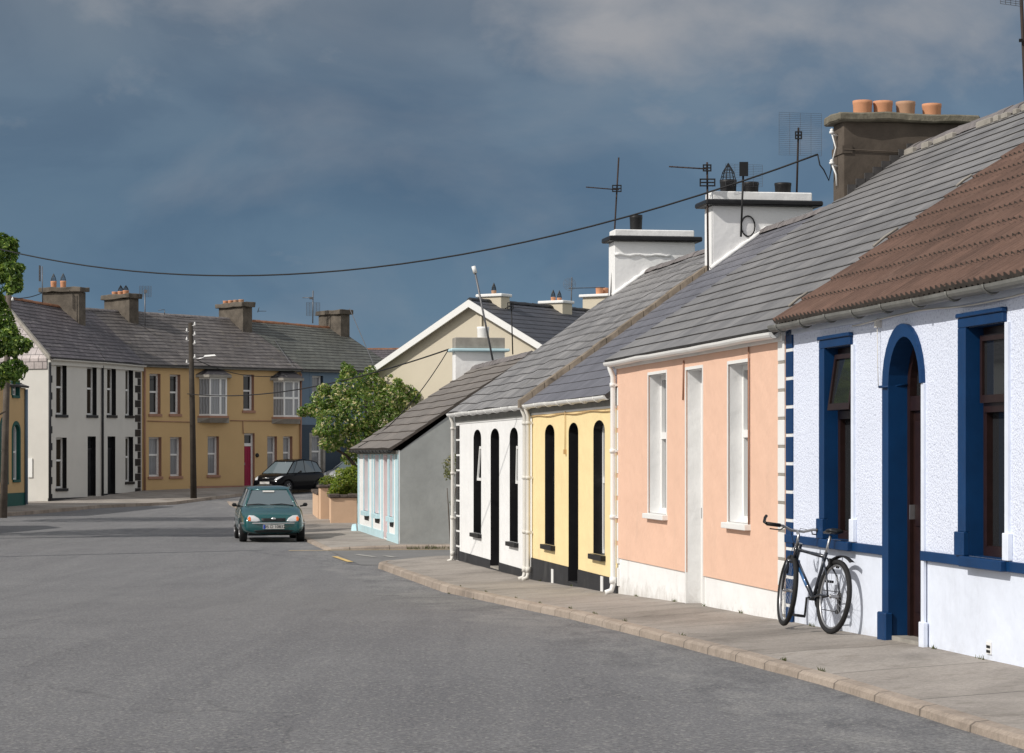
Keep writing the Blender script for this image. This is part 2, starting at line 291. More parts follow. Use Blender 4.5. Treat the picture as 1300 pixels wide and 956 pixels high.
# ---------------------------------------------------------------- mesh builder
class MB:
    def __init__(s):
        s.bm = bmesh.new(); s.uv = s.bm.loops.layers.uv.new('UVMap'); s.mi = 0
    def face(s, pts, mi=None, uvs=None):
        try: f = s.bm.faces.new([s.bm.verts.new(p) for p in pts])
        except ValueError: return None
        f.material_index = s.mi if mi is None else mi
        if uvs:
            for l, u in zip(f.loops, uvs): l[s.uv].uv = u
        return f
    def box(s, x0, x1, y0, y1, z0, z1, mi=None, bev=0):
        vs = [s.bm.verts.new(p) for p in ((x0,y0,z0),(x1,y0,z0),(x1,y1,z0),(x0,y1,z0),(x0,y0,z1),(x1,y0,z1),(x1,y1,z1),(x0,y1,z1))]
        fs = []
        for q in ((0,3,2,1),(4,5,6,7),(0,1,5,4),(1,2,6,5),(2,3,7,6),(3,0,4,7)):
            f = s.bm.faces.new([vs[i] for i in q]); f.material_index = s.mi if mi is None else mi; fs.append(f)
        if bev:
            es = list({e for f in fs for e in f.edges})
            bmesh.ops.bevel(s.bm, geom=es, offset=bev, segments=1, affect='EDGES', clamp_overlap=True)
        return s
    def hexa(s, p, mi=None):       # 8 corners: bottom 4, top 4
        vs = [s.bm.verts.new(q) for q in p]
        for q in ((0,3,2,1),(4,5,6,7),(0,1,5,4),(1,2,6,5),(2,3,7,6),(3,0,4,7)):
            f = s.bm.faces.new([vs[i] for i in q]); f.material_index = s.mi if mi is None else mi
        return s
    def tube(s, pts, r, seg=6, mi=None, caps=True, closed=False):
        pts = [Vector(p) for p in pts]; n = len(pts); rings = []
        rr = r if isinstance(r, (list, tuple)) else [r]*n
        up = None
        for i, p in enumerate(pts):
            if closed: d = pts[(i+1) % n]-pts[i-1]
            else: d = pts[min(i+1, n-1)]-pts[max(i-1, 0)]
            d.normalize()
            if up is None: up = d.orthogonal().normalized()
            up = (up-d*up.dot(d))
            if up.length < 1e-5: up = d.orthogonal()
            up.normalize(); w = d.cross(up)
            rings.append([s.bm.verts.new(p+(up*math.cos(a)+w*math.sin(a))*rr[i]) for a in [2*math.pi*k/seg for k in range(seg)]])
        m = s.mi if mi is None else mi
        for i in range(n if closed else n-1):
            A, B = rings[i], rings[(i+1) % n]
            for k in range(seg):
                try:
                    f = s.bm.faces.new((A[k], A[(k+1) % seg], B[(k+1) % seg], B[k])); f.material_index = m; f.smooth = seg > 4
                except ValueError: pass
        if caps and not closed:
            for R in (rings[0][::-1], rings[-1]):
                f = s.bm.faces.new(R); f.material_index = m
        return s
    def lathe(s, prof, c=(0,0,0), seg=16, mi=None, axis='z'):
        rings = []
        for r, z in prof:
            ring = []
            for k in range(seg):
                a = 2*math.pi*k/seg; p = (r*math.cos(a), r*math.sin(a), z)
                if axis == 'y': p = (p[0], z, p[1])
                ring.append(s.bm.verts.new((p[0]+c[0], p[1]+c[1], p[2]+c[2])))
            rings.append(ring)
        m = s.mi if mi is None else mi
        for A, B in zip(rings, rings[1:]):
            for k in range(seg):
                f = s.bm.faces.new((A[k], A[(k+1) % seg], B[(k+1) % seg], B[k])); f.material_index = m; f.smooth = True
        for R in (rings[0], rings[-1]):
            f = s.bm.faces.new(R); f.material_index = m
        return s
    def ring(s, A, B, y0, y1, mi=None):      # A outer, B inner outlines [(x,z)], front face at y0, sides back to y1
        m = s.mi if mi is None else mi; n = len(A)
        a0 = [s.bm.verts.new((x, y0, z)) for x, z in A]; b0 = [s.bm.verts.new((x, y0, z)) for x, z in B]
        a1 = [s.bm.verts.new((x, y1, z)) for x, z in A]; b1 = [s.bm.verts.new((x, y1, z)) for x, z in B]
        for i in range(n):
            j = (i+1) % n
            for q in ((a0[i], a0[j], b0[j], b0[i]), (b0[i], b0[j], b1[j], b1[i]), (a0[j], a0[i], a1[i], a1[j])):
                try: f = s.bm.faces.new(q); f.material_index = m
                except ValueError: pass
        return s
    def build(s, name, mats, parent=None, smooth=False, recalc=True, bevel=0, keep_smooth=True):
        if recalc: bmesh.ops.recalc_face_normals(s.bm, faces=s.bm.faces)
        me = bpy.data.meshes.new(name); s.bm.to_mesh(me); s.bm.free()
        if not isinstance(mats, (list, tuple)): mats = [mats]
        for m in mats: me.materials.append(M[m] if isinstance(m, str) else m)
        if smooth:
            for p in me.polygons: p.use_smooth = True
        o = bpy.data.objects.new(name, me); COL.objects.link(o)
        if parent: o.parent = parent
        if bevel:
            bv = o.modifiers.new('bevel', 'BEVEL'); bv.width = bevel; bv.segments = 2; bv.limit_method = 'ANGLE'; bv.angle_limit = math.radians(40)
        return o

def tag(o, label=None, cat=None, group=None, kind=None):
    if label: o['label'] = label
    if cat: o['category'] = cat
    if group: o['group'] = group
    if kind: o['kind'] = kind
    return o
def empty(name, loc, rz=0, label=None, cat=None, group=None):
    o = bpy.data.objects.new(name, None); COL.objects.link(o); o.location = loc; o.rotation_euler = (0,0,rz); o.empty_display_size = 0.3
    return tag(o, label, cat, group)
def copy_tree(o, parent=None):
    c = o.copy(); COL.objects.link(c); c.parent = parent
    for ch in [x for x in list(COL.objects) if x.parent == o]: copy_tree(ch, c)
    return c

class Frame:
    """facade frame: x from left end to right end of the front, y into the house, z up from local ground"""
    def __init__(s, P0, P1, h0):
        s.P0 = Vector(P0[:2]); s.P1 = Vector(P1[:2]); s.L = (s.P1-s.P0).length
        s.ex = (s.P1-s.P0)/s.L; s.ey = Vector((-s.ex.y, s.ex.x)); s.h0 = h0
        s.rz = math.atan2(s.ex.y, s.ex.x)
        s.loc = (s.P0.x, s.P0.y, EYE+h0)
    def at(s, x, y=None, d=0.0):
        O = s.P0+s.ey*d; k = (x-CX)/FPX
        # O + t*ex lies on X = k*Y
        t = (k*O.y-O.x)/(s.ex.x-k*s.ex.y)
        P = O+s.ex*t
        if y is None: return t
        return t, (HY-y)*P.y/FPX-s.h0
    def z(s, h): return h-s.h0
    def local(s, P):
        d = Vector(P[:2])-s.P0
        return Vector((d.dot(s.ex), d.dot(s.ey), P[2]-EYE-s.h0))

def outline(x0, x1, z0, z1, rise=0.0, n=14):
    zs = z1-rise; pts = [(x0, z0), (x1, z0)]
    if rise <= 0: return pts+[(x1, z1), (x0, z1)]
    cx = (x0+x1)/2; w = (x1-x0)/2
    for k in range(n+1):
        a = math.pi*k/n; pts.append((cx+w*math.cos(a), zs+rise*math.sin(a)))
    return pts

class Op:
    def __init__(s, x0, x1, z0, z1, rise=0.0, door=False, d=0.15): s.x0, s.x1, s.z0, s.z1, s.rise, s.door, s.d = x0, x1, z0, z1, rise, door, d
    def out(s, g=0.0, bottom=None):
        return outline(s.x0-g, s.x1+g, (s.z0-g) if bottom is None else bottom, s.z1+g, (s.rise+g*0.9) if s.rise else 0)

def wall_slab(name, mat, parent, x0, x1, zb, zt, ops, y0=0.0, thick=0.03, cuts=None):
    """front skin with openings, between zb and zt (already full outline), y0 front plane"""
    bm = bmesh.new(); edges = []
    lo, hi = (cuts if cuts else (zb, zt))
    def loop(pts):
        vs = [bm.verts.new((x, y0, z)) for x, z in pts]
        for i in range(len(vs)): edges.append(bm.edges.new((vs[i], vs[(i+1) % len(vs)])))
    loop([(x0, zb), (x1, zb), (x1, zt), (x0, zt)])
    for o in ops: loop(o.out())
    bmesh.ops.triangle_fill(bm, edges=edges, use_beauty=True, use_dissolve=False, normal=(0,-1,0))
    if cuts:
        for zc, inner in ((lo, True), (hi, False)):
            geom = bm.verts[:]+bm.edges[:]+bm.faces[:]
            bmesh.ops.bisect_plane(bm, geom=geom, plane_co=(0,0,zc), plane_no=(0,0,1), clear_inner=inner, clear_outer=not inner)
    r = bmesh.ops.extrude_face_region(bm, geom=bm.faces[:])
    bmesh.ops.translate(bm, verts=[v for v in r['geom'] if isinstance(v, bmesh.types.BMVert)], vec=(0, thick, 0))
    bmesh.ops.recalc_face_normals(bm, faces=bm.faces)
    me = bpy.data.meshes.new(name); bm.to_mesh(me); bm.free(); me.materials.append(M[mat])
    o = bpy.data.objects.new(name, me); COL.objects.link(o); o.parent = parent
    return o

def gable_pts(x, D, ze, zr, zb):
    return [(x, 0.035, zb), (x, 2*D, zb), (x, 2*D, ze), (x, D, zr), (x, 0.035, ze+0.02)]

def liner(parent, op, mat, y0=-0.003, inset=0.002):
    b = MB(); A = outline(op.x0+inset, op.x1-inset, op.z0+inset, op.z1-inset, op.rise)
    n = len(A)
    for i in range(n):
        j = (i+1) % n
        if i == 0 and op.door: continue
        b.face([(A[i][0], y0, A[i][1]), (A[j][0], y0, A[j][1]), (A[j][0], op.d+0.03, A[j][1]), (A[i][0], op.d+0.03, A[i][1])])
    return b.build('reveal', mat, parent, recalc=False)

def window(parent, op, frame='whitep', pane='glass', reveal='white', transom=0.5, fw=0.055, sill=None, sill_h=0.07, sill_p=0.05, sill_w=0.04, mull=None, trd=0.05):
    d = op.d; b = MB(); i2 = 0.003
    A = outline(op.x0+i2, op.x1-i2, op.z0+i2, op.z1-i2, op.rise)
    B = outline(op.x0+fw, op.x1-fw, op.z0+fw, op.z1-fw, op.rise*0.85 if op.rise else 0)
    b.ring(A, B, d-0.04, d+0.02)
    if transom:
        zt = op.z0+(op.z1-op.z0)*transom
        b.box(op.x0+fw, op.x1-fw, d-trd, d+0.015, zt-0.04, zt+0.04)
        b.box(op.x0+fw, op.x0+fw+0.03, d-0.045, d+0.01, op.z0+fw, zt-0.04); b.box(op.x1-fw-0.03, op.x1-fw, d-0.045, d+0.01, op.z0+fw, zt-0.04)
    if mull:
        for mx in mull: b.box(mx-0.03, mx+0.03, d-0.047, d+0.012, op.z0+fw, op.z1-fw)
    w = b.build('window', frame, parent)
    p = MB(); C = outline(op.x0+0.01, op.x1-0.01, op.z0+0.01, op.z1-0.01, op.rise)
    p.face([(x, d, z) for x, z in C][::-1]); pn = p.build('pane', pane, w, recalc=False)
    liner(w, op, reveal)
    if sill:
        s = MB(); s.box(op.x0-sill_w, op.x1+sill_w, -sill_p, d-0.042, op.z0-sill_h, op.z0-0.004)
        s.build('sill', sill, w, bevel=0.006)
    return w

def door(parent, op, leaf, frame=None, reveal='white', fan=None, panel=True, glass_top=None, fw=0.06, step=None):
    d = op.d; b = MB(); i2 = 0.003; frame = frame or leaf
    zt = fan if fan else op.z1
    b.box(op.x0+fw, op.x1-fw, d, d+0.05, op.z0+0.02, (zt if fan else op.z1-op.rise*0.4)-fw)
    if panel:
        w = op.x1-op.x0; m = (op.x0+op.x1)/2
        for (u0, u1) in ((op.x0+fw+0.07, m-0.03), (m+0.03, op.x1-fw-0.07)):
            for (v0, v1) in ((0.12, 0.42), (0.48, 0.92)):
                H = zt-op.z0
                b.box(u0, u1, d-0.012, d+0.002, op.z0+H*v0, op.z0+H*v1)
    dr = b.build('door', leaf, parent, bevel=0.004)
    f = MB()
    A = outline(op.x0+i2, op.x1-i2, op.z0+i2, op.z1-i2, op.rise)
    B = outline(op.x0+fw, op.x1-fw, op.z0+i2*1.2, op.z1-fw, op.rise*0.85 if op.rise else 0)
    f.ring(A, B, d-0.03, d+0.05)
    if fan: f.box(op.x0+fw, op.x1-fw, d-0.028, d+0.04, fan-fw, fan+0.05)
    f.build('door_frame', frame, dr)
    if fan:
        p = MB(); C = outline(op.x0+0.01, op.x1-0.01, fan, op.z1-0.01, op.rise); p.face([(x, d+0.03, z) for x, z in C][::-1]); p.build('fanlight', 'glass', dr, recalc=False)
    if glass_top:
        p = MB(); p.box(op.x0+fw+0.1, op.x1-fw-0.1, d-0.006, d+0.01, glass_top[0], glass_top[1]); p.build('door_glass', 'glass', dr)
    h = MB(); h.box(op.x0+fw+0.04, op.x0+fw+0.06, d-0.05, d, op.z0+1.0, op.z0+1.12); h.build('handle', 'alu', dr)
    liner(dr, op, reveal)
    if step:
        s = MB(); s.box(op.x0+0.01, op.x1-0.01, -0.01, d+0.1, op.z0-0.1, op.z0+0.03); s.build('threshold', step, dr)
    return dr

def roof(parent, x0, x1, yf, ze, D, zr, mats, course=0.25, step=0.018, nx=24, wob=0.012, thick=0.06, style='slate', back=True, name='roof', x0r=None, x1r=None, seed=0, Dr=None):
    """front slope from (yf, ze) up to the ridge (D, zr); x0r/x1r let the ridge end be skewed"""
    b = MB(); x0r = x0 if x0r is None else x0r; x1r = x1 if x1r is None else x1r
    Dl = D; Dr = D if Dr is None else Dr
    S = math.hypot(D-yf, zr-ze); nrm = Vector((0, -(zr-ze)/S, (D-yf)/S))
    nc = max(3, int(round(S/course))); c = S/nc
    if style == 'roll':
        per = 0.118; nx = int((x1-x0)/per*6)
    def P(u, v, lift):
        k = v/S; xa = x0+(x0r-x0)*k; xb = x1+(x1r-x1)*k
        x = xa+(xb-xa)*u; Du = Dl+(Dr-Dl)*u
        n = mnoise.noise(Vector((x*0.7+seed*9, v*0.7, seed)))*wob*2+mnoise.noise(Vector((x*2.0, v*2.5, seed+5)))*wob*0.3
        if style == 'roll':
            ph = (x/0.118) % 1.0; n += 0.030*max(0, math.sin(math.pi*min(1, ph/0.62)))**0.8 if ph < 0.62 else 0
        p = Vector((x, yf+(Du-yf)*k, ze+(zr-ze)*k))+nrm*(n+lift)
        return p, (x, v)
    prev_top = None
    for j in range(nc):
        v0, v1 = j*c, (j+1)*c
        r0 = [P(i/nx, v0, step) for i in range(nx+1)]; r1 = [P(i/nx, v1, 0.0) for i in range(nx+1)]
        V0 = [b.bm.verts.new(p) for p, _ in r0]; V1 = [b.bm.verts.new(p) for p, _ in r1]
        for i in range(nx):
            f = b.bm.faces.new((V0[i], V0[i+1], V1[i+1], V1[i])); f.smooth = style == 'roll'
            for l, uvv in zip(f.loops, (r0[i][1], r0[i+1][1], r1[i+1][1], r1[i][1])): l[b.uv].uv = uvv
        low = prev_top
        if low is None: low = [b.bm.verts.new(p-nrm*(thick+step)) for p, _ in r0]
        for i in range(nx):
            f = b.bm.faces.new((low[i], low[i+1], V0[i+1], V0[i])); f.material_index = 1
        prev_top = V1
        for i in (0, nx):     # verge faces
            a = V0[i].co; e = V1[i].co
            b.face([a, e, e-nrm*(thick+0.0), a-nrm*(thick+step)], 1)
    # underside
    q0 = P(0, 0, -thick)[0]; q1 = P(1, 0, -thick)[0]; q2 = P(1, S, -thick)[0]; q3 = P(0, S, -thick)[0]
    b.face([q0, q3, q2, q1], 1)
    if back:
        yb = 2*D-yf
        a, bb = P(0, S, 0)[0], P(1, S, 0)[0]
        b.face([a, bb, (x1, 2*Dr-yf, ze), (x0, 2*Dl-yf, ze)], 0, [(x0, 0), (x1, 0), (x1, S), (x0, S)])
        b.face([a-nrm*thick, (x0, 2*Dl-yf, ze-thick), (x1, 2*Dr-yf, ze-thick), bb-nrm*thick], 1)
        for (aa, xx, dd) in ((a, x0, Dl), (bb, x1, Dr)):
            b.face([aa, (xx, 2*dd-yf, ze), (xx, 2*dd-yf, ze-thick), aa-Vector((0,0,thick))], 1)
    return b.build(name, mats, parent, recalc=False), P, S

def ridge_tiles(parent, A, B, mat='ridge', r=0.11, seg=0.45):
    A, B = Vector(A), Vector(B); n = max(2, int((B-A).length/seg)); b = MB()
    d = (B-A).normalized(); w = Vector((-d.y, d.x, 0)).normalized(); up = Vector((0,0,1))
    for i in range(n):
        p = A.lerp(B, i/n)+up*rnd.uniform(-0.008, 0.012); q = A.lerp(B, (i+0.97)/n)+up*rnd.uniform(-0.008, 0.012)
        prof = [(-1.15, -0.75), (-0.8, -0.15), (0, 0.35), (0.8, -0.15), (1.15, -0.75)]
        P1 = [p+w*(a*r)+up*(c*r) for a, c in prof]; P2 = [q+w*(a*r)+up*(c*r) for a, c in prof]
        for k in range(4): b.face([P1[k], P2[k], P2[k+1], P1[k+1]])
        b.face(P1); b.face(P2)
    return b.build('ridge_tiles', mat, parent)

def gutter(parent, x0, x1, z, y=-0.10, r=0.055, mat='whitep', drop=0.0, brackets=0.9, bmat=None):
    b = MB(); n = 8; k = 12
    for i in range(k):
        a0 = i/k; a1 = (i+1)/k; xa = x0+(x1-x0)*a0; xb = x0+(x1-x0)*a1
        w0 = mnoise.noise(Vector((xa*0.8, z, 3)))*0.012-drop*a0; w1 = mnoise.noise(Vector((xb*0.8, z, 3)))*0.012-drop*a1
        prof = [(math.cos(math.pi+math.pi*t/n)*r, math.sin(math.pi+math.pi*t/n)*r) for t in range(n+1)]
        inner = [(p*0.86, q*0.86) for p, q in prof][::-1]
        loopp = prof+inner
        for t in range(len(loopp)):
            p, q = loopp[t]; p2, q2 = loopp[(t+1) % len(loopp)]
            f = b.face([(xa, y+p, z+w0+q), (xb, y+p, z+w1+q), (xb, y+p2, z+w1+q2), (xa, y+p2, z+w0+q2)])
    for xx in (x0, x1):
        b.face([(xx, y+math.cos(math.pi+math.pi*t/n)*r, z+math.sin(math.pi+math.pi*t/n)*r-(drop if xx == x1 else 0)) for t in range(n+1)])
    if brackets:
        xx = x0+0.3
        while xx < x1:
            w = -drop*(xx-x0)/(x1-x0)+mnoise.noise(Vector((xx*0.8, z, 3)))*0.012
            pts = [(xx, y+math.cos(math.pi+math.pi*t/n)*(r+0.008), z+w+math.sin(math.pi+math.pi*t/n)*(r+0.008)) for t in range(n+1)]
            b.tube(pts, 0.009, 5); xx += brackets
    return b.build('gutter', bmat or mat, parent)

def downpipe(parent, x, ztop, zbot, y=-0.07, r=0.036, mat='cream_metal', name='downpipe', gy=-0.1):
    b = MB()
    b.tube([(x, gy, ztop), (x, gy, ztop-0.06), (x, y, ztop-0.17), (x, y, zbot+0.1), (x, y-0.02, zbot+0.03), (x, y-0.1, zbot)], r, 10)
    zz = ztop-0.25
    while zz > zbot+0.15:
        b.tube([(x, y, zz), (x, y, zz-0.05)], r+0.010, 10); b.box(x-0.05, x+0.05, y+0.02, -0.001, zz-0.04, zz-0.01); zz -= 0.85
    b.tube([(x, y, zbot+0.2), (x, y, zbot+0.12)], r+0.012, 10)
    return b.build(name, mat, parent)

def quoins(parent, x0, x1, zb, zt, hgt, mat, jmat, y=-0.02, gap=0.03, alt=0.0, side=1):
    b = MB(); z = zb; k = 0
    while z < zt-0.05:
        z2 = min(zt, z+hgt-gap)
        a = x0 if (side > 0 or k % 2 == 0) else x0+alt; c = x1 if (side < 0 or k % 2 == 0) else x1-alt
        b.box(a, c, y, 0.001, z, z2, 0, 0.004)
        if jmat: b.box(x0, x1 if not alt else x1-alt, y+0.006, 0.001, z2, z2+gap, 1)
        z += hgt; k += 1
    return b.build('quoins', [mat, jmat or mat], parent)

def chimney(parent, x0, x1, y0, y1, zb, zt, body='stucco_ch', cap='capstone', cap_t=0.1, ov=0.09, top=None, pots=(), band=None, name='chimney', rough=0.0):
    b = MB(); b.box(x0, x1, y0, y1, zb, zt, 0, 0.012)
    ch = b.build(name, body, parent)
    c = MB()
    c.box(x0-ov, x1+ov, y0-ov, y1+ov, zt+0.001, zt+cap_t, 0, 0.02); ztop = zt+cap_t
    if rough:
        bmesh.ops.subdivide_edges(c.bm, edges=c.bm.edges[:], cuts=5, use_grid_fill=True)
        for v in c.bm.verts:
            v.co += Vector([mnoise.noise(v.co*3.0+Vector((i*7, 0, 0)))*rough for i in range(3)])
    c.build('chimney_cap', cap, ch)
    if top:
        t = MB(); t.box(x0-top[1], x1+top[1], y0-top[1], y1+top[1], ztop+0.001, ztop+top[0], 0, 0.015); t.build('chimney_top', top[2], ch); ztop += top[0]
    for (u, r, h, m, cone) in pots:
        p = MB(); cx = (x0+x1)/2
        p.lathe([(r*0.9, -0.05), (r*0.95, 0), (r, h*0.7), (r*1.04, h*0.8), (r*1.04, h), (r*0.8, h), (r*0.78, h*0.5)], (cx, u, ztop), 18)
        if rnd.random() < 0.3: pass
        pt = p.build('chimney_pot', m, ch)
        if cone:
            w = MB(); nn = 12
            for k in range(nn):
                a = 2*math.pi*k/nn; pr = [(cx+math.cos(a)*r*0.95, u+math.sin(a)*r*0.95, ztop+h), (cx+math.cos(a)*r*0.7, u+math.sin(a)*r*0.7, ztop+h+cone*0.45), (cx, u, ztop+h+cone)]
                w.tube(pr, 0.007, 4)
            for kk in (0.2, 0.4, 0.6, 0.8):
                rr = r*0.95*(1-kk*0.55 if kk < 0.45 else (1-kk)*1.35)
                w.tube([(cx+math.cos(2*math.pi*k/nn)*rr, u+math.sin(2*math.pi*k/nn)*rr, ztop+h+cone*kk) for k in range(nn)], 0.005, 4, closed=True)
            w.build('wire_cowl', 'darkmetal', pt)
    return ch

# ================================================================ ground
def grid_sheet(name, xs, ys, hfun, mat, dz=0.0, kind='structure'):
    b = MB(); V = {}
    for i, x in enumerate(xs):
        for j, y in enumerate(ys): V[i, j] = b.bm.verts.new((x, y, hfun(x, y)+dz))
    for i in range(len(xs)-1):
        for j in range(len(ys)-1):
            f = b.bm.faces.new((V[i,j], V[i+1,j], V[i+1,j+1], V[i,j+1])); f.smooth = True
    return tag(b.build(name, mat, recalc=False), kind=kind)
ys = [-60,-30,-10,0,5,8,11,14,17,19.5,22,24,26.4,28,30,32,34,36.7,39,42,46,50,54,58,60,65,70,75,80,85,90,95,99,101,103,105,107,109,111,112.5,114,117,120,130,150,200,400,900,2000]
xs = [-900,-300,-100,-60,-40,-30,-24,-18,-12,-6,0,6,12,20,30,60,120,400,900]
grid_sheet('ground', xs, ys, lambda x, y: Rh(y), 'grass', -0.06)
xs2 = [-24+1.5*i for i in range(24)]
ys2 = [y for y in ys if -60 <= y <= 150]
grid_sheet('road', [-45,-36,-30]+xs2, ys2, lambda x, y: Rh(y), 'asphalt', 0.0)

def strip(name, rows, mat, label=None):
    """rows: list of lists of points across; uv.x = length along"""
    b = MB(); s = 0; prev = None; us = []
    for r in rows:
        if prev is not None: s += (Vector(r[-1])-Vector(prev[-1])).length
        us.append(s); prev = r
    V = [[b.bm.verts.new(p) for p in r] for r in rows]
    for i in range(len(rows)-1):
        for k in range(len(rows[0])-1):
            f = b.bm.faces.new((V[i][k], V[i][k+1], V[i+1][k+1], V[i+1][k]))
            for l, (ii, kk) in zip(f.loops, ((i,k),(i,k+1),(i+1,k+1),(i+1,k))): l[b.uv].uv = (us[ii], 0.3+kk*0.4)
    return tag(b.build(name, mat), kind='structure')

# near pavement in front of the right-hand row: from behind the camera to the lane corner at Y=46.8
def pv(Y, v, drop, extra=0.0, wob=0.0):
    p = rowpt(Y, v); n = mnoise.noise(Vector((Y*0.9, v*2, 1)))*0.008
    return (p.x, p.y, Gh(Y)-drop+extra+n)
Ys = [8+0.5*i for i in range(int((45.6-8)/0.5)+1)]
rows = [[pv(Y, v, 0.057*max(v, 0), 0) for v in (-0.4, 0.0, 0.3, 0.6, 0.9, 1.25)] for Y in Ys]
def corner(v_in, drop, n=6):
    out = []
    R = 0.7
    for k in range(1, n+1):
        a = math.pi/2*k/n
        out.append((1.4-R+R*math.cos(a)*1.0, 45.6+R*2.0*math.sin(a)))
    return out
cor = [(1.4-0.9+0.9*math.cos(math.pi/2*k/8), 45.6+1.5*math.sin(math.pi/2*k/8)) for k in range(1, 9)]
crow, krow = [], []
for (vk, Yk) in cor:
    inner = max(-0.4, vk-0.15)
    crow.append([pv(Yk, -0.4+(inner+0.4)*t, 0.06*max(0, -0.4+(inner+0.4)*t)) for t in (0, 0.25, 0.45, 0.65, 0.85, 1)])
strip('pavement', rows+crow, 'pave')
krows = [[pv(Y, 1.25, 0.071, 0.0), pv(Y, 1.265, 0.070, 0.006), pv(Y, 1.35+0.012*mnoise.noise(Vector((Y*1.7,0,0))), 0.078, 0.006), pv(Y, 1.38+0.015*mnoise.noise(Vector((Y*1.7,0,0))), 0.092, 0.0), pv(Y, 1.40, 0.30, 0.0)] for Y in Ys]
for (vk, Yk) in cor:
    krows.append([pv(Yk, vk-0.15, 0.071), pv(Yk, vk-0.13, 0.070, 0.008), pv(Yk+0.04, vk-0.02, 0.078, 0.008), pv(Yk+0.06, vk, 0.088), pv(Yk+0.08, vk+0.03, 0.30)])
# run of kerb along the lane mouth
for v in (0.2, -0.3, -0.8):
    krows.append([pv(47.05, v, 0.05), pv(47.07, v, 0.05, 0.006), pv(47.15, v, 0.055, 0.006), pv(47.18, v, 0.07), pv(47.2, v, 0.3)])
strip('kerb', krows, 'kerb')
# pavement in front of the blue-trimmed cottage, beyond the lane
Ys3 = [53.7, 53.9]+[54.4+1.0*i for i in range(48)]
strip('pavement', [[pv(Y, v, 0.03*max(v,0)+0.02) for v in (-3.4, -0.4, 0.0, 0.6, 1.2, 1.62)] for Y in Ys3], 'pave')
strip('kerb', [[pv(53.7, v, 0.02+0.03*max(0,v)), pv(53.62, v, 0.02+0.03*max(0,v), 0.004), pv(53.55, v, 0.05+0.03*max(0,v)), pv(53.5, v, 0.32)] for v in (-6, -3.4, -1, 0, 0.8, 1.62)]+
      [[pv(Y, 1.62, 0.07), pv(Y, 1.64, 0.07, 0.005), pv(Y, 1.76, 0.08, 0.005), pv(Y, 1.80, 0.32)] for Y in Ys3], 'kerb')
# concrete lane mouth between the white house and the cottage
b = MB(); A = [pv(47.2, 1.6, 0), pv(47.2, -14, 0), pv(53.5, -14, 0), pv(53.5, 1.7, 0)]
for i in range(8):
    for j in range(4):
        def q(a, c):
            u = a/8; w = c/4; p0 = Vector(A[0]).lerp(Vector(A[1]), u); p1 = Vector(A[3]).lerp(Vector(A[2]), u); p = p0.lerp(p1, w); return (p.x, p.y, Rh(p.y)+0.005)
        b.face([q(i,j), q(i+1,j), q(i+1,j+1), q(i,j+1)])
tag(b.build('lane', 'lane'), kind='structure')
# worn yellow lines at the lane mouth
b = MB()
def line(v0, Y0, v1, Y1, w, dz=0.009):
    p = rowpt(Y0, v0); q = rowpt(Y1, v1); n = 10
    d = Vector((q.x-p.x, q.y-p.y, 0)).normalized(); s = Vector((-d.y, d.x, 0))*w/2
    for i in range(n):
        a = p.lerp(q, i/n); c = p.lerp(q, (i+1)/n)
        b.face([(a.x-s.x, a.y-s.y, Rh(a.y-s.y)+dz), (c.x-s.x, c.y-s.y, Rh(c.y-s.y)+dz), (c.x+s.x, c.y+s.y, Rh(c.y+s.y)+dz), (a.x+s.x, a.y+s.y, Rh(a.y+s.y)+dz)])
line(2.6, 53.25, -6, 53.36, 0.10); line(1.82, 50.5, 1.70, 48.3, 0.12, 0.014)
tag(b.build('road_marking', 'lineyel'), kind='structure')
b = MB(); line(1.28, 51.2, 1.0, 50.2, 0.12, 0.014); line(0.75, 50.6, 0.6, 49.9, 0.1, 0.014); tag(b.build('road_marking', 'linewhite'), kind='structure')

# far-left pavement and kerb curving with the terrace
kl = [(-22.5,40),(-20.3,60),(-18.6,74),(-17.6,81),(-16.9,87),(-16.3,93.5),(-14.9,97),(-13.5,101),(-12.0,105),(-9.0,109.3),(-6,111.6),(-2.5,113),(2,115)]
bl = [(-30,40),(-27,60),(-25,74),(-21.5,81),(-20.8,87),(-22,97),(-19.6,99.5),(-16.9,107.2),(-14.7,110),(-10,113.6),(-5.5,117),(-2,118),(2,120)]
rk, rp = [], []
def dense(P, m=5):
    out = []
    for a, c in zip(P, P[1:]):
        for i in range(m): out.append((a[0]+(c[0]-a[0])*i/m, a[1]+(c[1]-a[1])*i/m))
    return out+[P[-1]]
KL, BL = dense(kl), dense(bl)
for (kx, ky), (bx, by) in zip(KL, BL):
    hk = Rh(ky)+0.12; hb = Rh(by)+0.14
    ux, uy = bx-kx, by-ky; l = math.hypot(ux, uy); ux /= l; uy /= l
    rk.append([(kx-ux*0.03, ky-uy*0.03, hk-0.22), (kx, ky, hk), (kx+ux*0.15, ky+uy*0.15, hk+0.003)])
    rp.append([(kx+(bx-kx)*t+ux*0.15*(1-t), ky+(by-ky)*t+uy*0.15*(1-t), hk+(hb-hk)*t) for t in (0, 0.3, 0.6, 1)])
strip('pavement', rp, 'pave'); strip('kerb', rk, 'kerb')

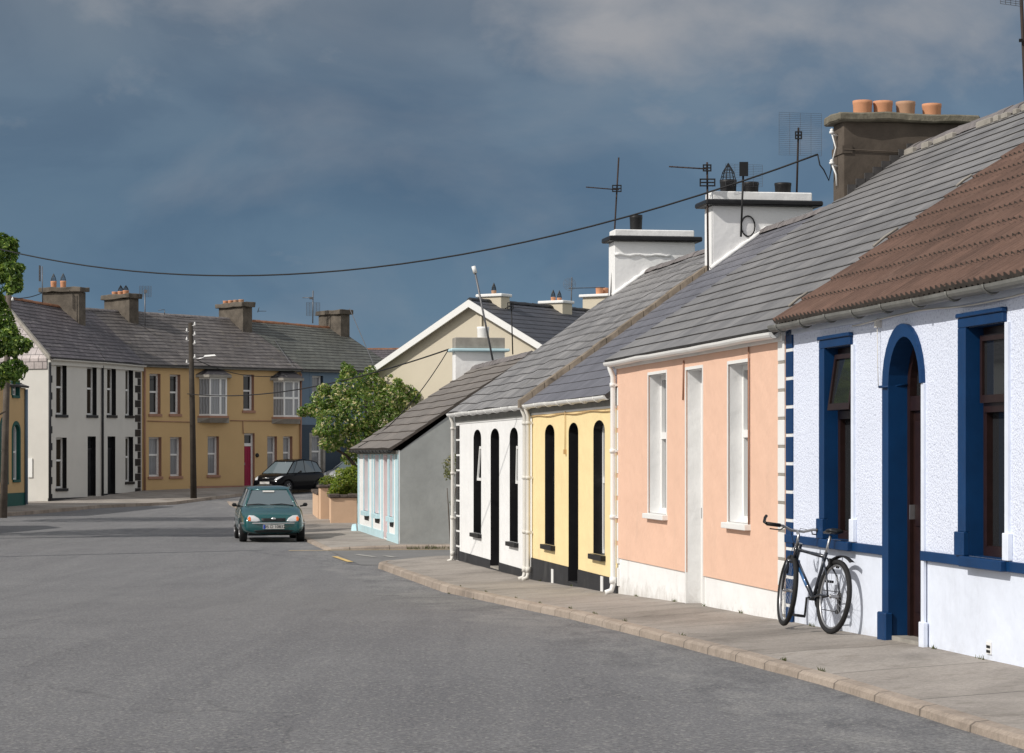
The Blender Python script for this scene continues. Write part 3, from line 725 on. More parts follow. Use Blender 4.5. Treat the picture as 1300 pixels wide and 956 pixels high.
# ================================================================ right-hand row
DEP = lambda x: 19355.0/(x-150.0)
def rowframe(x_left, x_right, h0):
    Y0, Y1 = DEP(x_left), DEP(x_right)
    return Frame((roww(Y0), Y0), (roww(Y1), Y1), h0)
def opx(F, xl, xr, xt, yt, xb, yb, **kw):
    x0 = F.at(xl); x1 = F.at(xr); z1 = F.at(xt, yt)[1]; z0 = F.at(xb, yb)[1]
    return Op(x0, x1, z0, z1, **kw)
def gables(parent, F, D, ze, zr, zb, mat, name='gable', xs=None, drop=0.0):
    b = MB()
    for x in (xs or (0.004, F.L-0.004)):
        b.face([(x, 0.034, zb), (x, 2*D, zb), (x, 2*D, ze-drop), (x, D, zr-drop), (x, 0.034, ze+0.03-drop)])
    b.face([(0.004, 2*D, zb), (F.L-0.004, 2*D, zb), (F.L-0.004, 2*D, ze), (0.004, 2*D, ze)])
    return b.build(name, mat, parent)

# ---- blue-trimmed pebbledashed house
F = rowframe(1000, 1530, -1.62); Z = F.z
H = empty('terraced_house', F.loc, F.rz, 'pale blue pebbledashed cottage with deep blue trim, nearest on the right', 'house')
w1 = Op(F.at(1050.3), F.at(1083), Z(-0.78), Z(0.95), d=0.13)
dr = Op(F.at(1132.7), F.at(1172), Z(-1.55), Z(0.95), rise=0.39, door=True, d=0.16)
w2 = Op(F.at(1230.7), F.at(1278.5), Z(-0.78), Z(0.95), d=0.14)
ops = [w1, dr, w2]
wall_slab('wall', 'peb', H, 0, F.L, -0.6, Z(1.26), ops, cuts=(Z(-0.82), Z(1.26)))
wall_slab('lower_wall', 'paleblue', H, 0, F.L, -0.6, Z(1.26), ops, y0=0.012, thick=0.03, cuts=(-0.6, Z(-0.82)))
D = 3.9; zr = Z(3.97)
gables(H, F, D, Z(1.3), zr, -0.6, 'peb', drop=0.06)
b = MB()       # sill band, broken by the door
for (a, c) in ((0.0, dr.x0-0.17), (dr.x1+0.001, F.L)): b.box(a, c, -0.028, 0.0, Z(-0.86), Z(-0.783), 0, 0.004)
b.build('sill_band', 'blue', H)
def surround_blue(op, band, door=False):
    w = band
    b = MB(); zt = op.z1+0.11; zb = op.z0
    # blue moulded band: far jamb and head
    if op.rise:
        A = outline(op.x0-w, op.x1+0.055, zb, op.z1+0.11, op.rise+0.11); B_ = outline(op.x0, op.x1, zb, op.z1, op.rise)
        n = len(A)
        keep = [(A[i], B_[i]) for i in range(2, n)]
        for (p, q), (r, s_) in zip(keep, keep[1:]):
            b.hexa([(p[0], -0.035, p[1]), (q[0], -0.035, q[1]), (q[0], 0.001, q[1]), (p[0], 0.001, p[1]), (r[0], -0.035, r[1]), (s_[0], -0.035, s_[1]), (s_[0], 0.001, s_[1]), (r[0], 0.001, r[1])])
        b.box(op.x0-w, op.x0, -0.034, 0.001, zb+0.22, op.z1-op.rise)
        b.box(op.x0-w-0.03, op.x0+0.02, -0.07, 0.001, zb-0.1, zb+0.22, 0, 0.01)
    else:
        b.box(op.x0-w, op.x0, -0.034, 0.001, zb+0.18, op.z1, 0, 0.004)
        b.box(op.x0-w, op.x1, -0.034, 0.001, op.z1+0.001, zt-0.035, 0, 0.004)
        b.box(op.x0-w-0.01, op.x1+0.01, -0.05, 0.001, zt-0.034, zt, 0, 0.006)
        b.box(op.x0-w-0.04, op.x0-0.0, -0.05, 0.001, zb-0.002, zb+0.18, 0, 0.006)
    b.build('surround', 'blue', H)
    b = MB()
    b.box(op.x1, op.x1+0.07, -0.02, 0.001, zb+0.2, op.z1-op.rise-0.002)
    b.box(op.x1, op.x1+0.11, -0.04, 0.001, (zb-0.1 if op.rise else zb), zb+0.2, 0, 0.005)
    b.build('surround', 'paleblue', H)['label'] = 'pale painted near jamb band'
surround_blue(w1, 0.155); surround_blue(dr, 0.165); surround_blue(w2, 0.165)
def brown_window(op, open_top=False):
    d = op.d; zt = Z(0.36); fw = 0.06; b = MB()
    A = outline(op.x0+.003, op.x1-.003, op.z0+.003, op.z1-.003); B_ = outline(op.x0+fw, op.x1-fw, op.z0+fw+0.02, op.z1-fw)
    b.ring(A, B_, d-0.03, d+0.03)
    b.box(op.x0+fw, op.x1-fw, d-0.05, d+0.02, zt-0.055, zt+0.02)
    for xx in (op.x0+fw, op.x1-fw-0.035): b.box(xx, xx+0.035, d-0.038, d+0.02, op.z0+fw+0.02, zt-0.055)
    w = b.build('window', 'brown', H)
    p = MB(); p.face([(op.x0+.02, d+.01, op.z0+.02), (op.x1-.02, d+.01, op.z0+.02), (op.x1-.02, d+.01, op.z1-.02), (op.x0+.02, d+.01, op.z1-.02)])
    p.build('pane', 'glass', w)
    s = MB(); a = 0.14 if open_top else 0.0; hh = op.z1-fw-(zt+0.02)
    y0 = d-0.045
    def T(x, t, k): return (x, y0-math.sin(a)*t*hh-math.cos(a)*k, op.z1-fw-0.004-math.cos(a)*t*hh+math.sin(a)*k)
    def bar(xa, xb, ta, tb): s.hexa([T(xa,tb,0), T(xb,tb,0), T(xb,tb,.035), T(xa,tb,.035), T(xa,ta,0), T(xb,ta,0), T(xb,ta,.035), T(xa,ta,.035)])
    e = 0.045/hh; xa, xb = op.x0+fw+0.002, op.x1-fw-0.002
    bar(xa, xb, 0, e); bar(xa, xb, 1-e*1.3, 1); bar(xa, xa+0.045, e, 1-e*1.3); bar(xb-0.045, xb, e, 1-e*1.3)
    c = s.build('casement', 'brown', w)
    g = MB(); g.face([T(xa+.02,.03,.015), T(xb-.02,.03,.015), T(xb-.02,.97,.015), T(xa+.02,.97,.015)]); g.build('pane', 'glass', c)
    liner(w, op, 'blue')
    s2 = MB(); s2.box(op.x0-0.04, op.x1+0.06, -0.075, d-0.035, Z(-0.86), op.z0-0.001, 0, 0.006); s2.build('sill', 'blue', w)
brown_window(w1, True); brown_window(w2)
door(H, dr, 'brown', 'brown', 'blue', fan=Z(0.42), fw=0.07, step='concrete')
b = MB(); b.tube([(dr.x0-0.2, -0.045, Z(0.555)), (dr.x0-0.02, -0.05, Z(0.55)), (dr.x0+0.01, 0.13, Z(0.57))], 0.012, 6); b.build('impost_rod', 'blue', H)
quoins(H, 0.02, 0.225, 0.0-0.1, Z(1.19), 0.272, 'blue', 'whitep')
_, RP, RS = roof(H, 0.03, F.L+0.1, -0.13, Z(1.245), D, zr+0.09, ['tile_blue', 'tile_edge'], course=0.36, step=0.022, style='roll', wob=0.006, thick=0.03)
ridge_tiles(H, (0.03, D, zr+0.12), (F.L+0.1, D, zr+0.12), 'ridge')
gutter(H, 0.0, F.L, Z(1.22), y=-0.135, r=0.062, mat='gutgrey', brackets=0.78)
b = MB(); b.box(0, F.L, -0.02, 0.0, Z(1.13), Z(1.21)); b.build('fascia', 'paleblue', H)
b = MB(); b.tube([(x, -0.03-0.01*math.sin(x*5), Z(1.125)+0.015*math.sin(x*2.1)) for x in [F.at(1085)+0.25*i for i in range(18)]], 0.008, 5); x = F.at(1118)
b.tube([(x, -0.03, Z(1.14)), (x+0.01, -0.03, Z(0.75)), (x+0.03, -0.03, Z(0.56))], 0.004, 5); b.box(x-0.02, x+0.03, -0.05, 0, Z(1.06), Z(1.12))
b.build('cable', 'cream_metal', H)
x = F.at(1252); b = MB(); b.box(x, x+0.09, 0.0, 0.011, Z(-1.49), Z(-1.40), 0); b.box(x+0.01, x+0.08, -0.004, 0.0105, Z(-1.48), Z(-1.46), 1); b.box(x+0.01, x+0.08, -0.004, 0.0105, Z(-1.445), Z(-1.425), 1); b.build('vent_or_sill_shade', ['whitep','plasticblack'], H)
chimney(H, F.L-0.7, F.L-0.2, D-0.8, D+0.8, zr-1.2, zr+1.0, pots=((D-0.4,0.13,0.3,'pot',0),(D+0.4,0.13,0.3,'pot',0)))
blueF = F
# white lead-and-mortar fillet where the tiles meet the slates
for i in (0, 2, 4, 6, 7, 8):
    v0 = RS*(0.04+0.105*i); v1 = v0+RS*rnd.uniform(0.03, 0.07); b = MB()
    p = RP(0, v0, 0)[0]; q = RP(0, v1, 0)[0]
    b.tube([p+Vector((-0.02,0,0.03)), p.lerp(q,.5)+Vector((-.035,0,.04)), q+Vector((-0.02+rnd.uniform(-.03,.02),0,0.035))], 0.014, 5)
    b.build('verge_mortar', 'concrete', H)

# ---- peach house
F = rowframe(785, 1000, -1.70); Z = F.z
H = empty('terraced_house', F.loc, F.rz, 'peach rendered cottage with deep white window reveals and white plinth', 'house')
w1 = Op(F.at(825.2), F.at(848.0), Z(-0.725), Z(0.94), d=0.17)
dr = Op(F.at(873.1), F.at(893.9), Z(-1.74), Z(0.935), door=True, d=0.18)
w2 = Op(F.at(926.8), F.at(953.2), Z(-0.725), Z(0.93), d=0.17)
ops = [w1, dr, w2]
wall_slab('wall', 'peach', H, 0, F.L, -0.6, Z(1.22), ops, y0=-0.018, thick=0.05, cuts=(Z(-1.35), Z(1.22)))
wall_slab('plinth', 'white', H, 0, F.L, -0.6, Z(1.22), ops, cuts=(-0.6, Z(-1.352)))
D = 3.9; zr = Z(3.97)
gables(H, F, D, Z(1.2), zr, -0.6, 'peach', drop=0.07)
def white_band(op, w=0.035):
    b = MB(); b.ring(op.out(w), op.out(0), -0.024, -0.0); b.build('surround', 'whitep', H)
for o in (w1, w2):
    white_band(o); window(H, o, 'whitep', 'glass_blind', 'white', transom=0.56, fw=0.06, sill='whitep', sill_h=0.065, sill_p=0.085, sill_w=0.06)
white_band(dr); door(H, dr, 'doorwhite', 'doorwhite', 'white', glass_top=(Z(0.2), Z(0.8)), step='concrete')
quoins(H, F.L-0.225, F.L-0.005, -0.4, Z(1.19), 0.272, 'whitep', 'concrete', y=-0.03)
b = MB()
for k in range(9):
    z = 0.25+k*0.29; b.box(0.02, 0.12, -0.024, 0, z-0.26, z-0.03)
b.build('quoins', 'whitep', H)
_, RP, RS = roof(H, -0.06, F.L+0.02, -0.16, Z(1.185), D, zr, ['slate_peach', 'slate_edge'], course=0.25, step=0.013, nx=40, wob=0.005, seed=2)
ridge_tiles(H, (0.1, D, zr+0.02), (F.L, D, zr+0.02), 'ridge', 0.13)
b = MB(); b.box(-0.03, F.L, -0.05, -0.02, Z(1.08), Z(1.19)); b.build('fascia', 'whitep', H)
gutter(H, -0.1, F.L-0.03, Z(1.165), y=-0.115, r=0.06, mat='whitep', brackets=0)
downpipe(H, 0.03, Z(1.15), Z(-1.80), r=0.034, mat='whitep', y=-0.07, gy=-0.11)
for k in range(24):        # ragged mortar under the ridge tiles
    x = 0.2+k*0.31+rnd.uniform(-.1, .1)
    if rnd.random() < 0.5: b = MB(); b.box(x, x+rnd.uniform(.1,.5), D-0.2, D-0.1, zr-0.12, zr-0.055+rnd.uniform(0,.02), 0, .01); b.build('ridge_mortar', 'concrete', H)
ch = chimney(H, -0.22, 0.22, D-0.95, D+0.78, zr-1.1, Z(4.42)-0.1+0.0, 'stucco_ch', 'capstone', 0.11, 0.10, rough=0.03,
     pots=((D-0.62,0.125,0.19,'pot',0),(D-0.34,0.125,0.19,'pot',0),(D-0.03,0.125,0.19,'potbuff',0),(D+0.33,0.125,0.17,'pot',0)))
b = MB(); b.box(-0.235, 0.235, D-0.965, D-0.83, Z(3.9), Z(4.0)); b.tube([(0.235, D-0.95, Z(3.95)), (0.235, D-0.2, Z(3.93)), (0.235, D+0.76, Z(3.96))], 0.008, 5); b.build('cable', 'stucco_ch', ch)
b = MB()
for z in (4.18, 3.78): b.lathe([(0.02,0),(0.035,0.01),(0.035,0.03),(0.02,0.04),(0.03,0.05),(0.012,0.07)], (-0.02, D-1.03, Z(z)), 10); b.tube([(-0.02, D-0.95, Z(z-.02)), (-0.02, D-1.03, Z(z))], 0.012, 6)
b.tube([(-0.02, D-1.03, Z(4.18)), (-0.01, D-0.98, Z(4.0)), (-0.02, D-1.03, Z(3.8))], 0.01, 6)
b.tube([(-0.02, D-1.03, Z(3.78)), (-0.0, D-0.98, Z(3.65)), (0, D-0.97, Z(3.5))], 0.012, 6)
b.build('insulator', 'whitep', ch)
# lead flashing
b = MB(); S_ = (zr-Z(1.2))/(D+0.16)
for i in range(8):
    y0 = D-0.9+i*0.115; z0 = Z(1.185)+S_*(y0+0.16)+0.04
    b.box(0.215, 0.26, y0, y0+0.13, z0-0.03, z0+0.11)
b.build('flashing', 'slate_edge', ch)
peachF, peachD, peachZr = F, D, zr
# wall wires
b = MB(); x = F.at(871); b.tube([(x, -0.03, Z(1.05)), (x-0.03, -0.03, Z(0.6))], 0.01, 5); x = F.at(954.5)
b.tube([(x, -0.035, Z(1.1)), (x, -0.035, Z(-0.78))], 0.009, 5); b.build('cable', 'terracotta_trim', H)

# ---- pale yellow house
F = rowframe(675.5, 785, -1.90); Z = F.z
H = empty('terraced_house', F.loc, F.rz, 'pale yellow cottage with black arched openings and black plinth', 'house')
w1 = Op(F.at(692), F.at(704), Z(-1.37), Z(0.425), rise=0.14, d=0.16)
dr = Op(F.at(722), F.at(734.2), Z(-1.86), Z(0.43), rise=0.14, door=True, d=0.17)
w2 = Op(F.at(753.5), F.at(767.8), Z(-1.36), Z(0.44), rise=0.14, d=0.16)
ops = [w1, dr, w2]
wall_slab('wall', 'yellow', H, 0, F.L, -0.6, Z(0.615), ops, cuts=(Z(-1.63), Z(0.615)))
wall_slab('plinth', 'blackm', H, 0, F.L, -0.6, Z(0.615), ops, y0=-0.012, thick=0.04, cuts=(-0.6, Z(-1.632)))
D = 3.65; zr = Z(3.48)
gables(H, F, D, Z(0.72), zr, -0.6, 'white', drop=0.08)
for o in (w1, w2): window(H, o, 'whitep' if o is w2 else 'black', 'glass', 'black', transom=0.55, fw=0.05, sill='black', sill_h=0.075, sill_p=0.07, sill_w=0.06)
door(H, dr, 'black', 'black', 'black', fan=Z(-0.0), step='blackm')
_, RP, RS = roof(H, 0.05, F.L, -0.16, Z(0.75), D, zr, ['slate_yellow', 'slate_edge'], course=0.25, step=0.006, nx=30, wob=0.004, seed=5)
ridge_tiles(H, (0.1, D, zr+0.02), (F.L, D, zr+0.02), 'ridge', 0.1)
b = MB(); b.box(0, F.L, -0.03, -0.0, Z(0.617), Z(0.735), 0); b.box(0, F.L, -0.012, 0.001, Z(0.585), Z(0.617), 1); b.build('fascia', ['gutgrey','whitep'], H)
gutter(H, 0.0, F.L-0.1, Z(0.745), y=-0.115, r=0.06, mat='whitep', brackets=0.9)
downpipe(H, 0.10, Z(0.74), Z(-1.97), r=0.033, mat='cream_metal', gy=-0.11)
for xx in (702.5, 765.5):
    x = F.at(xx); b = MB(); b.box(x-0.08, x+0.08, -0.02, -0.011, Z(-1.94) if xx < 720 else Z(-1.86), Z(-1.72) if xx < 720 else Z(-1.64)); b.build('vent_or_sill_shade', 'whitep', H)
b = MB(); b.tube([(F.at(719), -0.02, Z(0.6)), (F.at(719), -0.02, Z(0.0))], 0.008, 5); b.box(F.at(719)-0.04, F.at(719)+0.02, -0.04, 0, Z(-0.02), Z(0.05))
b.tube([(x_, -0.02, Z(0.56)+0.012*math.sin(x_*3)) for x_ in [0.1+0.3*i for i in range(21)]], 0.008, 5); b.build('cable', 'ochre', H)
ch = chimney(H, -0.12, 0.38, D-0.85, D+0.78, zr-1.45, Z(3.87), 'white', 'black', 0.085, 0.13, top=(0.14, -0.01, 'white'),
     pots=((D-0.53,0.13,0.2,'darkmetal',0.27),(D-0.17,0.13,0.17,'darkmetal',0),(D+0.36,0.13,0.17,'darkmetal',0)))
b = MB(); S_ = (zr-Z(0.75))/(D+0.16); b.tube([(0.39, D-0.88+0.1*i, Z(0.75)+S_*(D-0.88+0.1*i+0.16)+0.03) for i in range(10)], [0.04+0.012*math.sin(i*2.9) for i in range(10)], 6); b.build('flashing', 'white', ch)
b = MB(); b.tube([(0.40, D-0.28+0.11*math.cos(a), Z(3.55)+0.16*math.sin(a)) for a in [2*math.pi*i/16 for i in range(16)]], 0.012, 5, closed=True); b.build('cable_coil', 'darkmetal', ch)
# weathered coping along the party line
b = MB(); S_ = (zr-Z(0.75))/(D+0.16); n = 16
for i in range(n):
    y0 = -0.2+(D-0.7+0.2)*i/n; y1 = -0.2+(D-0.7+0.2)*(i+0.96)/n; z0 = Z(0.75)+S_*(y0+0.16); z1 = Z(0.75)+S_*(y1+0.16); e = rnd.uniform(-.01, .012)
    b.hexa([(-0.12,y0,z0-0.02),(0.10,y0,z0-0.02),(0.10,y1,z1-0.02),(-0.12,y1,z1-0.02),(-0.11,y0,z0+0.10+e),(0.08,y0,z0+0.09+e),(0.08,y1,z1+0.09+e),(-0.11,y1,z1+0.10+e)])
b.build('verge_coping', 'coping', H)
yellowF, yelD, yelZr = F, D, zr

# ---- white house with black plinth
F = rowframe(580, 675.5, -2.02); Z = F.z
H = empty('terraced_house', F.loc, F.rz, 'bright white cottage with narrow black arched openings beside the lane', 'house')
w1 = Op(F.at(601.3), F.at(610.9), Z(-1.44), Z(0.42), rise=0.16, d=0.16)
dr = Op(F.at(623), F.at(633.8), Z(-1.98), Z(0.42), rise=0.16, door=True, d=0.18)
w2 = Op(F.at(647.3), F.at(657.6), Z(-1.45), Z(0.415), rise=0.16, d=0.16)
ops = [w1, dr, w2]
wall_slab('wall', 'white', H, 0, F.L, -0.6, Z(0.575), ops, cuts=(Z(-1.85), Z(0.575)))
wall_slab('plinth', 'blackm', H, 0, F.L, -0.6, Z(0.575), ops, y0=-0.012, thick=0.04, cuts=(-0.6, Z(-1.852)))
gables(H, F, D, Z(0.72), F.z(3.48), -0.6, 'white', drop=0.08); zr = Z(3.48)
for o in (w1, w2):
    w = window(H, o, 'black', 'glass', 'black', transom=0.55, fw=0.05, sill='black', sill_h=0.075, sill_p=0.07, sill_w=0.06)
    b = MB()    # white hopper sash standing ajar
    z1 = o.z1-0.30; z0 = z1-0.62
    a = 0.075 if o is w1 else 0.02
    def T(x, t, k): return (x, o.d-0.035-math.sin(a)*t*0.62-k, z1-math.cos(a)*t*0.62)
    for (xa, xb, ta, tb) in ((o.x0+.06, o.x1-.06, 0, .08), (o.x0+.06, o.x1-.06, .92, 1), (o.x0+.06, o.x0+.11, .08, .92), (o.x1-.11, o.x1-.06, .08, .92)):
        b.hexa([T(xa,tb,0), T(xb,tb,0), T(xb,tb,.03), T(xa,tb,.03), T(xa,ta,0), T(xb,ta,0), T(xb,ta,.03), T(xa,ta,.03)])
    b.build('casement', 'whitep', w)
door(H, dr, 'black', 'black', 'black', fan=Z(-0.0), step='concrete')
quoins(H, 0.05, 0.42, -0.3, Z(0.53), 0.287, 'black', 'whitep', gap=0.035)
_, RP, RS = roof(H, -0.03, F.L-0.03, -0.18, Z(0.75), D, zr, ['slate_white', 'slate_edge'], course=0.28, step=0.008, nx=36, wob=0.022, seed=8)
ridge_tiles(H, (0.2, D, zr+0.02), (F.L-0.2, D, zr+0.02), 'ridge', 0.1)
b = MB(); b.box(0, F.L, -0.03, -0.0, Z(0.577), Z(0.735), 0); b.box(0, F.L, -0.012, 0.001, Z(0.545), Z(0.577), 1); b.build('fascia', ['gutgrey','whitep'], H)
gutter(H, -0.12, F.L-0.05, Z(0.745), y=-0.12, r=0.065, mat='whitep', brackets=0.9)
downpipe(H, -0.02, Z(0.74), Z(-2.07), r=0.036, mat='cream_metal', gy=-0.11)
downpipe(H, F.L-0.22, Z(0.74), Z(-1.98), r=0.036, mat='cream_metal', gy=-0.11)
ch = chimney(H, -0.05, 0.47, D-0.68, D+0.90, zr-1.6, Z(4.04), 'white', 'black', 0.095, 0.12, top=(0.13, -0.01, 'white'), pots=((D-0.20,0.12,0.30,'darkmetal',0),))
b = MB(); b.tube([(0.475, D-0.68+0.1*i, Z(3.78)+0.015*math.sin(i*1.7)) for i in range(12)], [0.03+0.008*math.sin(i*2.3) for i in range(12)], 6); b.build('ledge', 'white', ch)
b = MB(); S_ = (zr-Z(0.75))/(D+0.18)
b.tube([(0.48, D-0.72+0.09*i, Z(0.75)+S_*(D-0.72+0.09*i+0.18)+0.03) for i in range(9)], [0.045+0.012*math.sin(i*2.9) for i in range(9)], 6); b.build('flashing', 'white', ch)
whiteF = F
b = MB(); b.box(-0.35, -0.07, -0.06, 0.25, -0.4, Z(-1.13), 0, 0.02); b.box(-0.9, -0.36, -0.0, 0.22, -0.4, Z(-1.2), 0, 0.02)
o = b.build('gate_pier', 'white', None); o.location = F.loc; o.rotation_euler = (0,0,F.rz); tag(o, 'stubby whitewashed pier at the lane corner of the white cottage', 'pier')

# ---- low cottage with light blue trim beyond the lane
F = Frame((roww(63.4), 63.4), (roww(54.3), 54.3), -2.07); Z = F.z
H = empty('cottage', F.loc, F.rz, 'low white cottage with light blue trim and grey cement gable beyond the lane', 'cottage')
sp = []
for (a, c) in ((462.9, 468.6), (476.3, 482.2), (495.1, 499.8)): sp.append(Op(F.at(a), F.at(c), Z(-1.50), Z(-0.05), d=0.14))
dr = Op(F.at(487.2), F.at(491.6), Z(-2.05), Z(-0.05), door=True, d=0.16)
ops = sp+[dr]
wall_slab('wall', 'white', H, 0, F.L, -0.6, Z(0.06), ops)
b = MB()
for (a, c) in ((0.0, dr.x0-0.02), (dr.x1+0.02, F.L)): b.box(a, c, -0.02, 0.0, -0.5, Z(-1.90), 0, 0.004)
for (x0, x1) in ((0.0, 0.28), (F.L-0.55, F.L)): b.box(x0, x1, -0.022, 0.0, Z(-1.898), Z(0.05), 0, 0.004)
for x in (F.at(473), F.at(485.5), F.at(493.3)): b.box(x-0.11, x+0.11, -0.018, 0.0, Z(-1.898), Z(0.05), 0, 0.003)
b.build('trim_bands', 'ltblue', H)
for o in sp:
    window(H, o, 'ltblue', 'pinkish', 'pinkish', transom=0.5, fw=0.05, sill='ltblue', sill_h=0.12, sill_p=0.1, sill_w=0.07)
    b = MB(); b.ring(outline(o.x0-.07, o.x1+.07, o.z0, o.z1+.07), outline(o.x0, o.x1, o.z0, o.z1), -0.03, 0.0); b.build('surround', 'ltblue', H)
    b = MB(); b.box(o.x0+0.05, o.x1-0.05, -0.012, 0.0, o.z0-0.24, o.z0-0.125); b.build('vent_or_sill_shade', 'plasticblack', H)  # black strip set below each sill as its painted shade
door(H, dr, 'pinkish', 'pinkish', 'pinkish', glass_top=(Z(-0.7), Z(-0.3)))
D = 3.1; zr = Z(2.30)
b = MB(); x = F.L-0.002
b.face([(x, 0.03, -0.6), (x, 2*D, -0.6), (x, 2*D, Z(0.05)), (x, D, zr-0.05), (x, 0.03, Z(0.04))])
b.face([(x, 0.0, -0.6), (x, 0.03, -0.6), (x, 0.03, Z(0.04)), (x, 0.0, Z(0.02))])
b.face([(0.003, 0.03, -0.6), (0.003, 2*D, -0.6), (0.003, 2*D, Z(0.05)), (0.003, D, zr-0.08), (0.003, 0.03, Z(0.04))])
b.face([(0.003, 2*D, -0.6), (x, 2*D, -0.6), (x, 2*D, Z(0.05)), (0.003, 2*D, Z(0.05))])
b.build('gable', 'greywall', H)
_, RP, RS = roof(H, -0.05, F.L+0.04, -0.22, Z(0.10), D, zr, ['tile_cott', 'tile_edge'], course=0.36, step=0.022, nx=26, wob=0.012, thick=0.05, seed=11)
ridge_tiles(H, (0.5, D, zr+0.02), (F.L+0.05, D, zr+0.02), 'ridge', 0.13)
gutter(H, -0.1, F.L+0.02, Z(0.07), y=-0.19, r=0.06, mat='gutblack', brackets=0.8)
b = MB(); b.box(0, F.L, -0.06, -0.0, Z(-0.03), Z(0.055)); b.build('fascia', 'concrete', H)
ch = chimney(H, -0.05, 0.5, D-0.55, D+0.80, zr-1.4, Z(2.72), 'white', 'ltblue', 0.08, 0.12, top=(0.30, 0.0, 'concrete'), pots=((D+0.25,0.16,0.3,'whitep',0),))
b = MB(); b.tube([(0.75, D-0.5, zr-0.25), (0.60, D-0.3, Z(4.0)), (0.2, D-1.0, Z(5.0))], 0.03, 6); 
cottF, cottD, cottZr = F, D, zr
b.bm.free()
b = MB()   # little overflow stone at the far corner
b.hexa([(-0.04,-0.20,0),(0.2,-0.2,0),(0.22,-0.06,0),(-0.04,-0.04,0),(-0.06,-0.17,0.2),(0.0,-0.18,0.14),(0.06,-0.06,0.13),(-0.04,-0.05,0.22)])
o = b.build('corner_stone', 'ltblue', None, bevel=0.02); o.location = F.loc; o.rotation_euler = (0,0,F.rz); o.location.z = EYE-2.11; tag(o, 'small light blue painted stone at the foot of the cottage corner', 'stone')

# ================================================================ big cream gabled house behind
g0 = Vector((-1.24, 75.0)); ax = Vector((0.556, 0.831)); gd = Vector((0.831, -0.556))     # ridge direction, gable direction (left->right)
P0 = g0-gd*3.76; P1 = g0+gd*3.76
F = Frame(P0, P1, -2.1); Z = F.z
H = empty('gabled_house', F.loc, F.rz, 'large cream house with white bargeboards and dark slate roof behind the cottage', 'house')
L = F.L; LEN = 22.0
b = MB()
b.face([(0,0,-.5),(L,0,-.5),(L,0,Z(2.75)),(L/2,0,Z(4.78)),(0,0,Z(2.75))]); b.face([(0,0,-.5),(0,LEN,-.5),(0,LEN,Z(2.75)),(0,0,Z(2.75))]); b.face([(L,0,-.5),(L,LEN,-.5),(L,LEN,Z(2.75)),(L,0,Z(2.75))]); b.face([(0,LEN,-.5),(L,LEN,-.5),(L,LEN,Z(2.75)),(L/2,LEN,Z(4.78)),(0,LEN,Z(2.75))])
b.build('wall', 'cream', H)
b = MB(); ov = 0.3; sl = (4.78-2.75)/(L/2)
for sgn in (-1, 1):
    n = 14; xe = L/2+sgn*(L/2+ov); ze = Z(2.75)-sl*ov
    for k in range(n):
        a0, a1 = k/n, (k+1)/n
        xa, xb = L/2+(xe-L/2)*a0, L/2+(xe-L/2)*a1; za, zb = Z(4.86)+(ze+0.08-Z(4.86))*a0, Z(4.86)+(ze+0.08-Z(4.86))*a1
        b.face([(xa,-0.22,za),(xb,-0.22,zb+.012),(xb,LEN,zb+.012),(xa,LEN,za)], 0, [(0,-a0*4.3),(0,-a1*4.3),(LEN,-a1*4.3),(LEN,-a0*4.3)])
        b.face([(xb,-0.22,zb+.012),(xb,LEN,zb+.012),(xb,LEN,zb),(xb,-0.22,zb)], 1)
    b.face([(xe,-0.2,ze),(xe,LEN,ze),(L/2,LEN,Z(4.78)),(L/2,-0.2,Z(4.78))], 1)
b.build('roof', ['slate_cream','slate_edge'], H, recalc=False)
b = MB()
for sgn in (-1, 1):
    xe = L/2+sgn*(L/2+ov); ze = Z(2.75)-sl*ov
    pr = [(L/2, Z(4.85)), (xe, ze+0.07), (xe, ze-0.13), (L/2, Z(4.62))]
    b.face([(x,-0.26,z) for x,z in pr]); b.face([(x,-0.2,z) for x,z in pr])
    for i in range(4):
        (xa,za),(xb,zb) = pr[i], pr[(i+1)%4]; b.face([(xa,-0.26,za),(xb,-0.26,zb),(xb,-0.2,zb),(xa,-0.2,za)])
b.build('bargeboard', 'whitep', H)
b = MB(); b.box(L-0.9, L+0.42, -0.3, 0.0, Z(2.50), Z(2.62)); b.build('eaves_return', 'whitep', H)
b = MB(); b.tube([(L/2+0.35, -0.04, Z(4.45)), (L/2+0.35, -0.04, -0.2)], 0.04, 6); b.build('downpipe', 'cream', H)
ridge_tiles(H, (L/2,-0.2,Z(4.9)), (L/2,LEN,Z(4.9)), 'slate_cream', 0.09)
def ly(xp):   # distance along the ridge that shows at photo column xp
    O = g0; k = (xp-CX)/FPX; return (k*O.y-O.x)/(ax.x-k*ax.y)
y = ly(627); chimney(H, L/2-0.45, L/2+0.45, y-0.25, y+0.25, Z(4.4), Z(5.0), 'cream', 'whitep', 0.1, 0.06, pots=((y,0.08,0.12,'potbuff',0.25),))
y = ly(706); chimney(H, L/2-0.45, L/2+0.45, y-0.3, y+0.3, Z(4.4), Z(4.98), 'cream', 'whitep', 0.1, 0.06, pots=((y-.18,0.08,0.12,'pot',0.25),(y+.2,0.08,0.12,'pot',0.25)))
y = ly(762); chimney(H, L/2-0.5, L/2+0.5, y-0.35, y+0.35, Z(3.9), Z(5.35), 'cream', 'whitep', 0.1, 0.1, pots=((y-.05,0.13,0.25,'pot',0),(y+.3,0.13,0.25,'pot',0)))
creamF, creamly = F, ly

